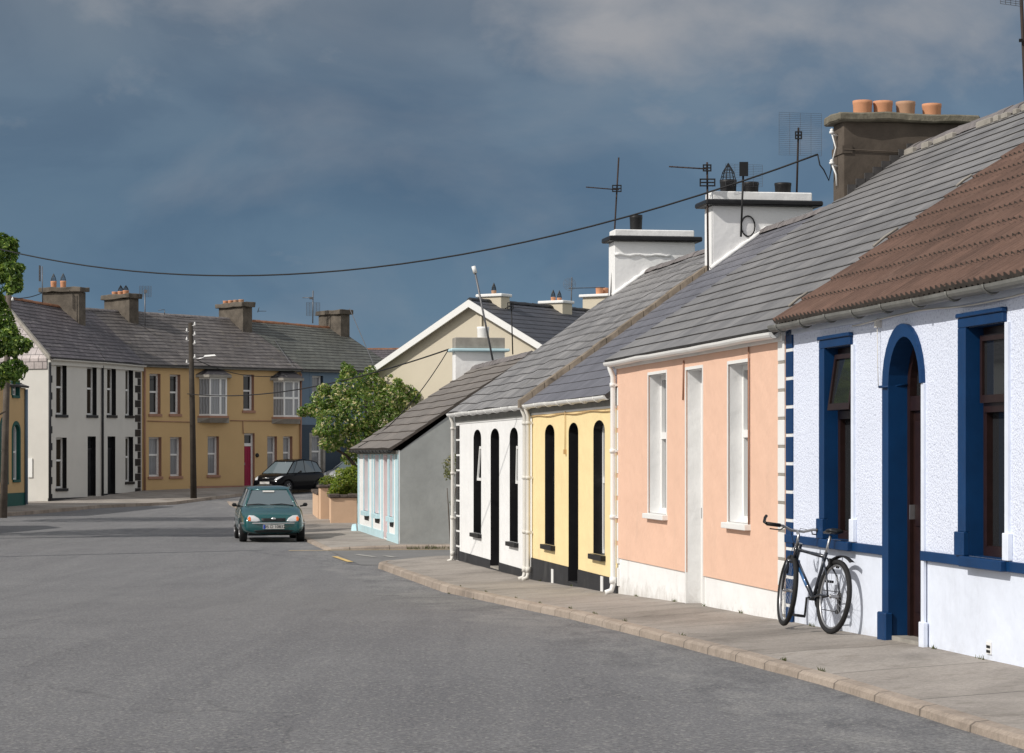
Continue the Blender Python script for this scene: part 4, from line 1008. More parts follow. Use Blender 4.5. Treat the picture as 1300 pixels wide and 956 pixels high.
# pink gabled house farther back, between the terrace and the cream house
Fp = Frame((-7.3, 131), (0.4, 127.6), -1.4); L = Fp.L; z_e = Fp.z(4.1); z_r = Fp.z(6.55)
H = empty('gabled_house', Fp.loc, Fp.rz, 'distant pink gabled house with red ridge just left of the cream gable', 'house')
b = MB(); b.face([(0,0,-.5),(L,0,-.5),(L,0,z_e),(L/2,0,z_r),(0,0,z_e)]); b.face([(0,0,-.5),(0,12,-.5),(0,12,z_e),(0,0,z_e)]); b.face([(L,0,-.5),(L,12,-.5),(L,12,z_e),(L,0,z_e)]); b.build('wall', 'pinkwall', H)
b = MB()
for sgn in (-1, 1):
    xe = L/2+sgn*(L/2+.3); ze = z_e-0.2; b.face([(L/2,-.2,z_r+.05),(xe,-.2,ze+.05),(xe,12,ze+.05),(L/2,12,z_r+.05)], 0, [(0,0),(0,4),(12,4),(12,0)]); b.face([(L/2,-.2,z_r-.05),(xe,-.2,ze-.05),(xe,12,ze-.05),(L/2,12,z_r-.05)], 1); b.face([(L/2,-.2,z_r+.05),(xe,-.2,ze+.05),(xe,-.2,ze-.08),(L/2,-.2,z_r-.08)], 1)
b.build('roof', ['slate_far','slate_edge'], H)
# slate-roofed house end seen past the terrace
Fq = Frame((-9.5, 134), (2.0, 134), -1.4)
H = empty('house', Fq.loc, Fq.rz, 'distant house whose slate roof and red ridge show right of the terrace end', 'house')
b = MB(); b.box(0, Fq.L, 0, 7, -0.5, Fq.z(4.6)); b.build('wall', 'farwhite', H)
roof(H, -0.1, Fq.L+0.1, -0.2, Fq.z(4.5), 3.5, Fq.z(6.05), ['slate_far2','slate_edge'], 0.3, 0.02, 12)
ridge_tiles(H, (0,3.5,Fq.z(6.07)), (Fq.L,3.5,Fq.z(6.07)), 'ridgered')

# ================================================================ far terrace (two storeys)
E = 4.0
TA, TM, TB, TP, TC, TD = (-19.42, 99.0), (-17.87, 102.9), (-16.76, 107.0), (-14.85, 109.0), (-10.1, 113.1), (-5.75, 116.6)
RID = {'A': px(-2, 376, 101.8), 'M': px(84, 391, 106.2), 'B': px(115, 393, 109.0), 'P': px(158, 396, 111.6), 'C': px(303, 406, 115.9), 'D': px(428, 417, 120.6)}
def far_house(P0, P1, h0, RA, RB, ze, label, wallmat, slmat, ridgemat, zcut=None):
    F = Frame(P0, P1, h0); H = empty('terraced_house', F.loc, F.rz, label, 'house')
    a = F.local(RA); c = F.local(RB)
    return F, H, a, c
def far_roof(H, F, a, c, ze, mat, rmat, seed, verge=(0,0)):
    """slope between the eaves and a ridge whose two ends are given; back slope falls away behind"""
    b = MB(); nc = 16; nx = 16; th = 0.06
    e0 = Vector((-verge[0], -0.22, ze)); e1 = Vector((F.L+verge[1], -0.22, ze))
    def P(u, k, lift):
        p = e0.lerp(e1, u).lerp(a.lerp(c, u), k); n = mnoise.noise(Vector((p.x*.6+seed*5, k*4, seed)))*0.03
        return p+Vector((0, 0, n+lift))
    S = ((a-e0).length+(c-e1).length)/2; prev = None
    for j in range(nc):
        r0 = [b.bm.verts.new(P(i/nx, j/nc, 0.022)) for i in range(nx+1)]; r1 = [b.bm.verts.new(P(i/nx, (j+1)/nc, 0)) for i in range(nx+1)]
        for i in range(nx):
            f = b.bm.faces.new((r0[i], r0[i+1], r1[i+1], r1[i]))
            for l, (ii, jj) in zip(f.loops, ((i,j),(i+1,j),(i+1,j+1),(i,j+1))): l[b.uv].uv = (F.L*ii/nx, S*jj/nc)
            if prev: lo = prev
            else: lo = None
            if lo: f = b.bm.faces.new((lo[i], lo[i+1], r0[i+1], r0[i])); f.material_index = 1
        prev = r1
    b.face([P(0,0,-th), P(1,0,-th), P(1,0,.022), P(0,0,.022)], 1); b.face([P(0,0,-th), P(0,1,-th), P(1,1,-th), P(1,0,-th)], 1)
    for u in (0, 1): b.face([P(u,0,-th), P(u,0,.02), P(u,1,0), P(u,1,-th)], 1)
    A2 = Vector((a.x, a.y*2+0.2, ze)); C2 = Vector((c.x, c.y*2+0.2, ze)); b.face([P(0,1,0), P(1,1,0), C2, A2], 0, [(0,0),(F.L,0),(F.L,S),(0,S)])
    b.build('roof', [mat, 'slate_edge'], H, recalc=False)
    ridge_tiles(H, a+Vector((0,0,.03)), c+Vector((0,0,.03)), rmat, 0.12)
def far_shell(H, F, a, c, ze, mat, zb=-0.7, sides=(0,1)):
    b = MB()
    for s in sides:
        x = 0.003 if s == 0 else F.L-0.003; r = a if s == 0 else c
        b.face([(x,0.03,zb), (x, r.y*2, zb), (x, r.y*2, ze-.05), (r.x+(0.01 if s==0 else -0.01), r.y, r.z-0.09), (x, 0.03, ze-.05)])
    b.face([(0.003, a.y*2, zb), (F.L-.003, c.y*2, zb), (F.L-.003, c.y*2, ze-.05), (.003, a.y*2, ze-.05)])
    return b.build('gable', mat, H)
def stack(H, F, ridge, wid, y_off, zt_, x_near, pots, body='oldstone', th=0.55):
    r = ridge
    return chimney(H, x_near-th, x_near, r.y-wid/2+y_off, r.y+wid/2+y_off, r.z-1.3, zt_-0.28, body, 'oldstone', 0.22, 0.13, pots=pots, rough=0.05)

def farwin(H, F, xl, xr, yt, yb, frame, pane, reveal, sill, sill_p=0.06, surround=None, mull=None, d=0.25, tr=0.55):
    xm = (xl+xr)/2; op = Op(F.at(xl), F.at(xr), F.at(xm, yb)[1], F.at(xm, yt)[1], d=d)
    return op, dict(frame=frame, pane=pane, reveal=reveal, sill=sill, sill_p=sill_p, surround=surround, mull=mull, tr=tr)
def put_wins(H, specs):
    for op, s in specs:
        window(H, op, s['frame'], s['pane'], s['reveal'], transom=s['tr'], fw=0.08, sill=s['sill'], sill_h=0.12, sill_p=s['sill_p'], sill_w=0.06, mull=s['mull'])
        if s['surround']:
            b = MB(); b.ring(op.out(0.13, op.z0), outline(op.x0, op.x1, op.z0, op.z1), -0.012, 0.0); b.build('surround', s['surround'], H)

# two white houses (61 -> 129 -> 181)
for (P0, P1, xl, xr, RA, RB, label, wins, drx, first) in (
    (TA, TM, 61.5, 129, RID['A'], RID['M'], 'off-white two storey end house with black window surrounds, left end of the far terrace', ((71.3,84.6,462.6,526.5),(110.4,122.7,465.6,527),(71.3,84.6,555.5,620)), (111.2,121.6), True),
    (TM, TB, 129, 181, RID['M'], RID['B'], 'off-white two storey house between the end house and the ochre terrace', ((136,147.2,466.7,527),(159.3,169,468.8,527.5),(159.3,169,554.5,611.5)), (136.6,146.4), False)):
    F, H, a, c = far_house(P0, P1, -2.12 if first else -2.0, RA, RB, E, label, 'farwhite', 'slate_far2', 'ridge')
    Z = F.z; specs = [farwin(H, F, *w, 'whitep', 'glass_warm', 'black', 'black') for w in wins]
    xm = sum(drx)/2; dop = Op(F.at(drx[0]), F.at(drx[1]), F.at(xm, 630.5)[1], F.at(xm, 554)[1], door=True, d=0.18)
    ops = [s[0] for s in specs]+[dop]
    wall_slab('wall', 'farwhite', H, 0, F.L, -0.7, Z(E)-0.1, ops, cuts=(0.22, Z(E)-0.1))
    wall_slab('plinth', 'blackm', H, 0, F.L, -0.7, Z(E)-0.1, ops, y0=-0.01, thick=0.04, cuts=(-0.7, 0.218))
    put_wins(H, specs); door(H, dop, 'black', 'black', 'black', fan=dop.z1-0.55, step='concrete')
    far_shell(H, F, a, c, Z(E), 'farwhite', sides=(0,) if first else (1,))
    far_roof(H, F, a, c, Z(E), 'slate_far2', 'ridgered' if first else 'ridge', 21 if first else 22, (0.15 if first else 0, 0))
    b = MB(); b.box(0, F.L, -0.1, -0.0, Z(E)-0.3, Z(E)-0.08); b.build('fascia', 'farwhite', H)
    gutter(H, 0, F.L, Z(E)-0.06, y=-0.2, r=0.07, mat='farwhite', brackets=0)
    if first:
        quoins(H, 0.1, 0.28, 0.1, Z(E)-0.4, 0.71, 'black', None, gap=0.41)
        b = MB(); b.tube([(0.03,-0.05,Z(E)-.2),(0.03,-0.05,0.05)], 0.06, 8); b.build('downpipe', 'blackm', H)
        b = MB(); b.tube([(F.L,-0.06,Z(E)-.2),(F.L,-0.06,0.1)], 0.05, 8); b.build('downpipe', 'blackm', H)
        # slate-hung upper gable with a pale verge
        b = MB(); r = a; zz = Z(E)-0.03; w2_ = r.y*2
        b.face([(-0.04, 0.06, zz), (-0.04, w2_-.06, zz), (r.x-0.04, r.y, r.z-0.08)], 0, [(0,.5),(w2_,.5),(w2_/2,3.6)])
        b.face([(-0.04, 0.06, zz-.45), (-0.04, w2_-.06, zz-.45), (-0.04, w2_-.06, zz), (-0.04, 0.06, zz)], 0, [(0,0),(w2_,0),(w2_,.5),(0,.5)])
        b.face([(0.0, 0.06, zz-.46), (0.0, w2_-.06, zz-.46), (-0.04, w2_-.06, zz-.45), (-0.04, 0.06, zz-.45)], 0)
        b.build('slate_hanging', 'slate_hang', H, recalc=False)
        b = MB(); e0 = Vector((-0.2, -0.2, Z(E)-0.0)); b.hexa([e0+Vector((-.04,0,-.12)), e0+Vector((.12,0,-.12)), a+Vector((.12,0,-.12)), a+Vector((-.04,0,-.12)), e0+Vector((-.04,0,.05)), e0+Vector((.12,0,.05)), a+Vector((.12,0,.05)), a+Vector((-.04,0,.05))]); b.build('verge_coping', 'concrete', H)
        b = MB(); k = F.local(px(38, 594, 99.3)); b.box(-0.05, 0.0, k.y-0.12, k.y+0.1, k.z-0.4, k.z+0.4); b.build('meter_box', 'whitep', H)
        whF1, whH1, wa, wc = F, H, a, c
        # chimney on the party wall
        rr = c; stack(H, F, rr, 1.9, -0.1, rr.z+0.95, F.L-0.05+(rr.x-F.L), ((rr.y+.45,.13,.3,'pot',.35),(rr.y-.05,.13,.3,'pot',.35)))
    else:
        quoins(H, F.L-0.75, F.L-0.15, 0.1, Z(E)-0.35, 0.33, 'black', None, gap=0.02, alt=0.28, side=-1)
# ochre houses: one small (181 -> 245), one wide (245 -> 383), a straight front
def ochre(P0, P1, h0, RA, RB, label, seed, build):
    F, H, a, c = far_house(P0, P1, h0, RA, RB, E, label, 'ochre', 'slate_far', 'ridge'); Z = F.z
    specs, dops = build(F, H, Z)
    ops = [s[0] for s in specs]+dops
    wall_slab('wall', 'ochre', H, 0, F.L, -0.9, Z(E)-0.08, ops, cuts=(0.22, Z(E)-0.08))
    wall_slab('plinth', 'terracotta_trim', H, 0, F.L, -0.9, Z(E)-0.08, ops, y0=-0.01, thick=0.04, cuts=(-0.9, 0.218))
    put_wins(H, specs)
    far_roof(H, F, a, c, Z(E), 'slate_far', 'ridge', seed)
    gutter(H, 0, F.L, Z(E)-0.06, y=-0.2, r=0.06, mat='gutgrey', brackets=0)
    return F, H, a, c, Z
def bo1(F, H, Z):
    s = [farwin(H, F, 189.8, 203.8, 474.5, 525.5, 'whitep', 'glass', 'terracotta_trim', 'terracotta_trim'),
         farwin(H, F, 215.6, 229, 475.5, 525.5, 'whitep', 'glass', 'terracotta_trim', 'terracotta_trim'),
         farwin(H, F, 189, 205, 555, 605, 'whitep', 'glass_net', 'terracotta_trim', 'terracotta_trim'),
         farwin(H, F, 216, 230.5, 555, 604.5, 'whitep', 'glass_net', 'terracotta_trim', 'terracotta_trim')]
    return s, []
F, H, a, c, Z = ochre(TB, TP, -1.92, RID['B'], RID['P'], 'narrow ochre two storey house next to the white houses, two windows per floor', 31, bo1)
b = MB(); b.tube([(0.12,-0.06,Z(E)-.2),(0.12,-0.06,0.1)], 0.05, 8); b.build('downpipe', 'terracotta_trim', H)
b = MB(); b.tube([(0.3,-0.03,Z(1.45)),(F.L,-0.03,Z(1.42))], 0.02, 5); b.build('cable', 'terracotta_trim', H)
stack(H, F, c, 1.95, -0.15, c.z+0.85, c.x-0.02, ((c.y+.35,.14,.16,'pot',0),(c.y-.1,.14,.16,'pot',.3),(c.y-.5,.14,.18,'pot',.25)))
def bo2(F, H, Z):
    s = [farwin(H, F, 308.8, 322.5, 475.5, 521, 'whitep', 'glass', 'terracotta_trim', 'terracotta_trim'),
         farwin(H, F, 263.7, 278, 554, 603, 'whitep', 'glass_net', 'terracotta_trim', 'terracotta_trim'),
         farwin(H, F, 339.3, 351.7, 554, 600, 'whitep', 'glass_net', 'terracotta_trim', 'terracotta_trim'),
         farwin(H, F, 359.4, 371.3, 554, 600, 'whitep', 'glass_net', 'terracotta_trim', 'terracotta_trim')]
    d = Op(F.at(310), F.at(323.3), F.at(316, 617.5)[1], F.at(316, 550)[1], door=True, d=0.2)
    door(H, d, 'reddoor', 'whitep', 'terracotta_trim', fan=F.at(316, 564)[1], fw=0.09, step='concrete')
    for (xl, xr, yt, yb) in ((252.8, 288.6, 479.5, 528), (347, 380.2, 483.5, 529.5)):
        x0, x1 = F.at(xl), F.at(xr); xm = (xl+xr)/2; z1 = F.at(xm, yt)[1]; z0 = F.at(xm, yb)[1]; pr = 0.42; s_ = 0.30
        # oriel bay: front window plane at -pr, angled sides
        fr = MB(); fw = 0.08
        fr.ring(outline(x0+s_, x1-s_, z0, z1), outline(x0+s_+fw, x1-s_-fw, z0+fw, z1-fw), -pr, -pr+0.08)
        zt = z0+(z1-z0)*0.52; fr.box(x0+s_+fw, x1-s_-fw, -pr-0.005, -pr+0.07, zt-.05, zt+.05); xm_ = x0+s_+(x1-x0-2*s_)*0.62; fr.box(xm_-.05, xm_+.05, -pr-0.003, -pr+0.07, z0+fw, z1-fw)
        for (xa, xb) in ((x0, x0+s_), (x1, x1-s_)):
            for (za, zb) in ((z0, z0+fw), (z1-fw, z1), (zt-.05, zt+.05)): fr.hexa([(xa,0,za),(xb,-pr,za),(xb,-pr+.05,za),(xa,0.05,za),(xa,0,zb),(xb,-pr,zb),(xb,-pr+.05,zb),(xa,0.05,zb)])
        w = fr.build('bay_window', 'whitep', H)
        g = MB(); pts = [(x0, 0.01), (x0+s_, -pr+.03), (x1-s_, -pr+.03), (x1, 0.01)]
        for (p, q) in zip(pts, pts[1:]): g.face([(p[0],p[1],z0+.02),(q[0],q[1],z0+.02),(q[0],q[1],z1-.02),(p[0],p[1],z1-.02)])
        g.build('pane', 'glass_net', w)
        k = MB(); e = 0.10
        o0 = [(x0-e,0),(x0+s_-e*.4,-pr-e),(x1-s_+e*.4,-pr-e),(x1+e,0)]
        k.hexa([(o0[0][0],0,z0-.32),(o0[1][0]+.1,-pr+.1,z0-.32),(o0[2][0]-.1,-pr+.1,z0-.32),(o0[3][0],0,z0-.32),(o0[0][0],0,z0-.1),(o0[1][0],o0[1][1],z0-.1),(o0[2][0],o0[2][1],z0-.1),(o0[3][0],0,z0-.1)]); k.build('bay_base', 'concrete', w)
        k = MB(); k.hexa([(o0[0][0],0,z0-.098),(o0[1][0],o0[1][1],z0-.098),(o0[2][0],o0[2][1],z0-.098),(o0[3][0],0,z0-.098),(o0[0][0],0,z0),(o0[1][0],o0[1][1],z0),(o0[2][0],o0[2][1],z0),(o0[3][0],0,z0)]); k.build('sill', 'terracotta_trim', w)
        k = MB(); k.hexa([(o0[0][0]-.1,0,z1),(o0[1][0]-.1,-pr-.18,z1),(o0[2][0]+.1,-pr-.18,z1),(o0[3][0]+.1,0,z1),(o0[0][0]-.1,0,z1+.12),(o0[1][0]-.1,-pr-.18,z1+.12),(o0[2][0]+.1,-pr-.18,z1+.12),(o0[3][0]+.1,0,z1+.12)]); k.build('cornice', 'concrete', w)
        k = MB(); zz = z1+.121; top = Z(E)-0.10
        v = [(o0[0][0]-.1,0,zz),(o0[1][0]-.1,-pr-.18,zz),(o0[2][0]+.1,-pr-.18,zz),(o0[3][0]+.1,0,zz)]; m0 = (x0+s_*1.2, -0.05, top); m1 = (x1-s_*1.2, -0.05, top)
        k.face([v[1],v[2],m1,m0]); k.face([v[0],v[1],m0]); k.face([v[2],v[3],m1]); k.build('bay_roof', 'slate_far2', w)
    b = MB(); x = F.at(326.3); b.lathe([(0.0,0),(0.10,0.0),(0.10,0.03),(0.0,0.03)], (x,-0.03,F.at(326,578)[1]), 14, axis='y'); b.build('wall_plaque', 'darkmetal', H)
    b = MB(); b.tube([(F.at(292),-0.03,F.at(292,534)[1]),(F.at(345),-0.03,F.at(345,534.5)[1])], 0.02, 5); b.tube([(F.at(308),-0.03,F.at(308,534)[1]),(F.at(308.5),-0.03,F.at(308,551)[1])], 0.02, 5); b.build('cable', 'terracotta_trim', H)
    return s, [d]
F, H, a, c, Z = ochre(TP, TC, -1.75, RID['P'], RID['C'], 'wide ochre two storey house with two oriel bays and a crimson door', 32, bo2)
stack(H, F, c, 2.1, -0.15, c.z+0.85, c.x-0.02, ((c.y+.7,.13,.16,'pot',0),(c.y+.25,.13,.16,'pot',0),(c.y-.2,.13,.16,'potbuff',0),(c.y-.65,.13,.16,'potbuff',0)))
ochF = F
b = MB(); b.tube([(F.L-0.05,-0.06,Z(E)-.2),(F.L-0.05,-0.06,0.1)], 0.05, 8); b.build('downpipe', 'terracotta_trim', H)
# slate-blue house (383 -> 500)
F, H, a, c = far_house(TC, TD, -1.6, RID['C'], RID['D'], E, 'slate blue two storey house at the right end of the far terrace', 'slateblue', 'slate_far3', 'ridgered'); Z = F.z
specs = [farwin(H, F, 396, 410, 477, 524, 'whitep', 'glass_net', 'darkblue', 'concrete', surround='slateblue'),
         farwin(H, F, 395.5, 410, 553, 598, 'whitep', 'glass_net', 'concrete', 'concrete', surround='concrete'),
         farwin(H, F, 462, 478, 479, 524, 'whitep', 'glass', 'darkblue', 'concrete')]
dop = Op(F.at(440), F.at(449), 0.05, F.at(445, 553)[1], door=True, d=0.2)
ops = [s[0] for s in specs]+[dop]
zc = Z(1.35)
wall_slab('wall', 'slateblue', H, 0, F.L, -0.9, Z(E)-0.08, ops, cuts=(zc, Z(E)-0.08))
wall_slab('lower_wall', 'darkblue', H, 0, F.L, -0.9, Z(E)-0.08, ops, y0=-0.01, thick=0.04, cuts=(-0.9, zc-.002))
put_wins(H, specs); door(H, dop, 'reddoor', 'whitep', 'darkblue', fan=dop.z1-0.5)
far_shell(H, F, a, c, Z(E), 'slateblue', sides=(1,))
far_roof(H, F, a, c, Z(E), 'slate_far3', 'ridgered', 33, (0, 0.15))
gutter(H, 0, F.L, Z(E)-0.06, y=-0.2, r=0.06, mat='gutgrey', brackets=0)
stack(H, F, c, 2.0, -0.15, c.z+0.95, c.x-0.02, ())
# ochre and green house at the far left edge
Fg = Frame((-20.35, 79.5), (-19.14, 93.0), -2.12); Z = Fg.z
H = empty('terraced_house', Fg.loc, Fg.rz, 'ochre house with green arched windows at the left edge of the picture', 'house')
ops = []
for (xl, xr, yt, yb, ri) in ((16.2, 24.5, 535+4, 615-6, .3), (1, 9, 533, 612, .3), (15.5, 23.5, 487, 502, 0), (-14, -5, 533, 614, .3)):
    xm = (xl+xr)/2; ops.append(Op(Fg.at(xl), Fg.at(xr), Fg.at(xm, yb)[1], Fg.at(xm, yt)[1], rise=ri, d=0.16))
wall_slab('wall', 'ochre', H, 0, Fg.L, -0.6, Z(2.55), ops, cuts=(Z(-1.55), Z(2.55)))
wall_slab('plinth', 'green', H, 0, Fg.L, -0.6, Z(2.55), ops, y0=-0.012, thick=0.04, cuts=(-0.6, Z(-1.552)))
for o in ops:
    window(H, o, 'whitep', 'glass_net', 'green', transom=0.5, fw=0.06, sill='green', sill_h=0.1, sill_p=0.06)
    b = MB(); b.ring(o.out(0.14, o.z0), outline(o.x0, o.x1, o.z0, o.z1, o.rise), -0.02, 0.0); b.build('surround', 'green', H)
b = MB(); b.face([(0,.03,-.6),(0,6,-.6),(0,6,Z(2.5)),(0,3,Z(3.9)),(0,.03,Z(2.5))]); b.face([(Fg.L,.03,-.6),(Fg.L,6,-.6),(Fg.L,6,Z(2.5)),(Fg.L,3,Z(3.9)),(Fg.L,.03,Z(2.5))]); b.build('gable', 'ochre', H)
roof(H, -0.1, Fg.L-0.02, -0.15, Z(2.6), 3.0, Z(4.0), ['slate_far','slate_edge'], 0.3, 0.02, 16)
b = MB(); b.tube([(Fg.L-0.12,-0.06,Z(2.5)),(Fg.L-0.12,-0.06,0.1)], 0.07, 8); b.build('downpipe', 'slateblue', H)

# terrace on the left side of the street, outside the frame: its shade crosses the road
Fo = Frame((-20.6, 52.5), (-18.6, 66.5), -2.15); Z = Fo.z
H = empty('terraced_house', Fo.loc, Fo.rz, 'grey rendered house on the left side of the street, outside the picture', 'house')
ops = [Op(1.2+3.2*i, 2.2+3.2*i, 0.9, 2.3, d=0.15) for i in range(4)]
wall_slab('wall', 'farwhite', H, 0, Fo.L, -0.6, 4.6, ops)
for o in ops: window(H, o, sill='whitep')
b = MB()
for x in (0.0, Fo.L): b.face([(x,.03,-.6),(x,7,-.6),(x,7,4.6),(x,3.5,7.0),(x,.03,4.6)])
b.build('gable', 'farwhite', H)
roof(H, -0.1, Fo.L+0.1, -0.15, 4.6, 3.5, 7.05, ['slate_far','slate_edge'], 0.3, 0.02, 12)

# ================================================================ garden walls
def gwall(name, P0, P1, w, h, hg, label, cap=True):
    P0 = Vector(P0); P1 = Vector(P1); d = (P1-P0); L = d.length; rz = math.atan2(d.y, d.x)
    o = empty(name, (P0.x, P0.y, hg), rz, label, 'wall')
    b = MB(); b.box(0, L, 0, w, -0.3, h-0.09, 0, 0.01); b.build('wall_body', 'gwall', o)
    c = MB(); n = max(2, int(L/0.25))
    for i in range(n):
        e = rnd.uniform(0.03, 0.08); t = rnd.uniform(-.015, .03)
        c.box(L*i/n-(e if i == 0 else 0)+.004, L*(i+1)/n+(e if i == n-1 else 0), -e, w+e, h-0.088, h+t, 0, 0.02)
    c.build('coping', 'gcap', o)
    return o
g = EYE-2.10
gwall('garden_wall', (-5.37, 70.0), (-4.6, 70.12), 0.22, 0.86, g, 'low peach garden wall facing the street against the cottage end')
o = gwall('garden_wall', (-5.70, 73.7), (-5.37, 70.25), 0.2, 0.84, g, 'low peach garden wall running back from its front corner to the tall pier')
gwall('gate_pier', (-6.0, 74.0), (-5.5, 74.1), 0.5, 1.10, g, 'tall peach garden pier topped with a clipped plant')
gwall('garden_wall', (-6.75, 80.0), (-6.15, 74.8), 0.2, 0.86, g, 'short peach garden wall farthest from the cottage behind the pier')
gwall('garden_wall', (-4.9, 68.6), (-4.75, 66.0), 0.2, 0.3, g-0.15, 'low buried peach wall footing beside the cottage end') if False else None

# ================================================================ vegetation
def leaves(name, clumps, size, mat, parent=None, seed=1, up=0.35, asp=0.5):
    r = random.Random(seed); verts, faces, tint = [], [], []
    for (cx, cy, cz, rad, n, sq) in clumps:
        for _ in range(n):
            while True:
                v = Vector((r.uniform(-1,1), r.uniform(-1,1), r.uniform(-1,1)))
                if 0.05 < v.length <= 1: break
            v = v.normalized()*(v.length**0.45)
            nn = mnoise.noise(Vector((v.x*1.7+cx, v.y*1.7+cy, v.z*1.7+cz)))
            k = 1+nn*0.45
            p = Vector((cx, cy, cz))+Vector((v.x, v.y, v.z*sq))*rad*k
            d = (v+Vector((r.gauss(0,.5), r.gauss(0,.5), r.gauss(0,.5)+up))).normalized()
            t = d.orthogonal().normalized(); a = r.uniform(0, 6.28); t = (Matrix.Rotation(a, 3, d) @ t); s = d.cross(t)
            L = size*r.uniform(.6, 1.25); W = L*asp
            i = len(verts)
            verts += [p-t*L*.5, p+s*W*.5+d*L*.10, p+t*L*.5-d*L*0.12, p-s*W*.5+d*L*.10]
            faces.append((i, i+1, i+2, i+3)); tint.append(r.random())
    me = bpy.data.meshes.new(name); me.from_pydata([tuple(v) for v in verts], [], faces); me.update()
    at = me.attributes.new('tint', 'FLOAT', 'FACE'); at.data.foreach_set('value', tint)
    me.materials.append(M[mat]); o = bpy.data.objects.new(name, me); COL.objects.link(o)
    if parent: o.parent = parent
    return o
def branches(name, segs, parent, mat='bark'):
    b = MB()
    for pts, r0, r1 in segs:
        n = len(pts); b.tube(pts, [r0+(r1-r0)*i/(n-1) for i in range(n)], 7)
    return b.build(name, mat, parent)
# tree behind the cottage
def tree(loc, label, cl, size, mat, seed, trunk_h, limbs, tr=0.16):
    T = empty('tree', loc, 0, label, 'tree')
    segs = [([(0,0,-0.2), (0.05,0.02,trunk_h*0.5), (0,0,trunk_h)], tr, tr*0.7)]
    for (x, y, z) in limbs: segs.append(([(0,0,trunk_h*0.85), (x*.45, y*.45, trunk_h+(z-trunk_h)*.55), (x, y, z)], tr*0.45, 0.02))
    branches('trunk', segs, T)
    leaves('crown', cl, size, mat, T, seed)
    return T
base = EYE-2.1
def cl(Xc, Yc, items):
    out = []
    for (xp, yp, Y, rp, n, sq) in items:
        p = px(xp, yp, Y); out.append((p.x-Xc, p.y-Yc, p.z-base, rp*Y/FPX, n, sq))
    return out
Yt = 76.0; Xt = (462-CX)*Yt/FPX
it = [(440,497,75.5,20,700,1),(470,490,76.5,20,700,.9),(498,508,76,22,800,.9),(455,520,75.2,28,1200,.9),(418,508,76,20,700,.8),(402,520,76,15,450,.7),(490,535,75.5,24,900,.8),(425,535,75.4,24,900,.85),(455,558,75.6,24,900,.8),
      (519,497,76.5,14,350,.8),(442,475,76,11,260,1),(471,473,76.5,9,180,1),(500,478,77,9,200,1),(385,523,76,8,150,.8),(420,562,75.5,15,380,.7),(408,548,75.6,11,220,.6),(527,503,76.2,9,200,.8),(446,580,76.6,11,200,1),(480,560,76,16,400,.8),(437,466,76,5,60,1.3),(505,485,76,7,110,.8),(412,494,75.8,9,160,.8)]
tree((Xt, Yt, base), 'spreading green tree with pale leaf tips behind the blue-trimmed cottage', cl(Xt, Yt, [(a,b_,c,d,int(e*1.25),f) for a,b_,c,d,e,f in it]), 0.13, 'leaf_a', 3, 1.6, [(-1.3,0.1,2.4),(1.1,0.2,2.9),(0.1,-0.4,3.6),(-0.6,0.3,3.3),(1.7,0,3.4),(0.5,0.4,3.9)])
# left edge tree, mostly outside the frame
Yl = 60.0; Xl = -14.7
def cl2(items):
    out = []
    for (xp, yp, Y, rp, n, sq) in items:
        p = px(xp, yp, Y); out.append((p.x-Xl, p.y-Yl, p.z-(EYE-2.15), rp*Y/FPX, n, sq))
    return out
it = [(-6,385,60.2,14,420,1.1),(2,405,59.8,16,520,.9),(10,420,59.6,13,360,.9),(-4,330,60,26,1100,1.05),(14,348,59.5,17,620,.9),(6,312,60.2,17,520,.8),(20,362,59.4,10,260,.8),(24,340,59.6,7,120,.9),(-45,335,60,55,2200,1),(-5,430,59.7,30,1100,.8),(20,440,59.5,17,500,.8),(15,470,59.6,20,600,.7),(-10,478,60,22,600,.6),(-60,430,60,50,2000,1),(-120,380,60.5,60,2400,1),(33,437,59.4,9,150,.8),(-20,395,60,17,420,.8),(14,366,59.4,9,160,.8),(-90,480,60,40,1200,.6),(14,307,60,6,60,.7)]
tree((Xl, Yl, EYE-2.15), 'dark leafy tree overhanging the left edge of the picture in front of the telegraph pole', cl2(it), 0.145, 'leaf_b', 5, 2.0, [(1.6,-.2,4.0),(2.0,0,5.5),(0.8,.3,6.2),(-1.5,0,5),(1.9,-.3,3.2),(0,-1,5)], 0.2)
# trees farther along the left, outside the frame: they shade the road
tree((-16.9, 62.5, EYE-2.2), 'tall broadleaved street tree just outside the left edge, nearest of the two', [(0,0,6.2,2.1,3200,1.05),(1.0,-.6,7.6,1.5,1700,.9),(-1,.8,7.4,1.6,1700,.9),(0.2,.6,8.6,1.2,1000,.9),(-.6,-1.2,5.0,1.6,1500,.8)], 0.2, 'leaf_b', 9, 3.0, [(1,.5,6.5),(-1,0,7.2),(0,.8,8.2)], 0.25)
tree((-19.6, 74.0, EYE-2.2), 'tall broadleaved street tree just outside the left edge, farther along', [(0,0,6.0,2.1,3000,1.05),(0.9,-1.0,7.4,1.5,1500,.9),(-1,.8,7.2,1.6,1500,.9),(0.2,.6,8.4,1.1,900,.9)], 0.2, 'leaf_b', 10, 3.0, [(1,.5,6.5),(-1,0,7.0),(0,.8,8)], 0.25)
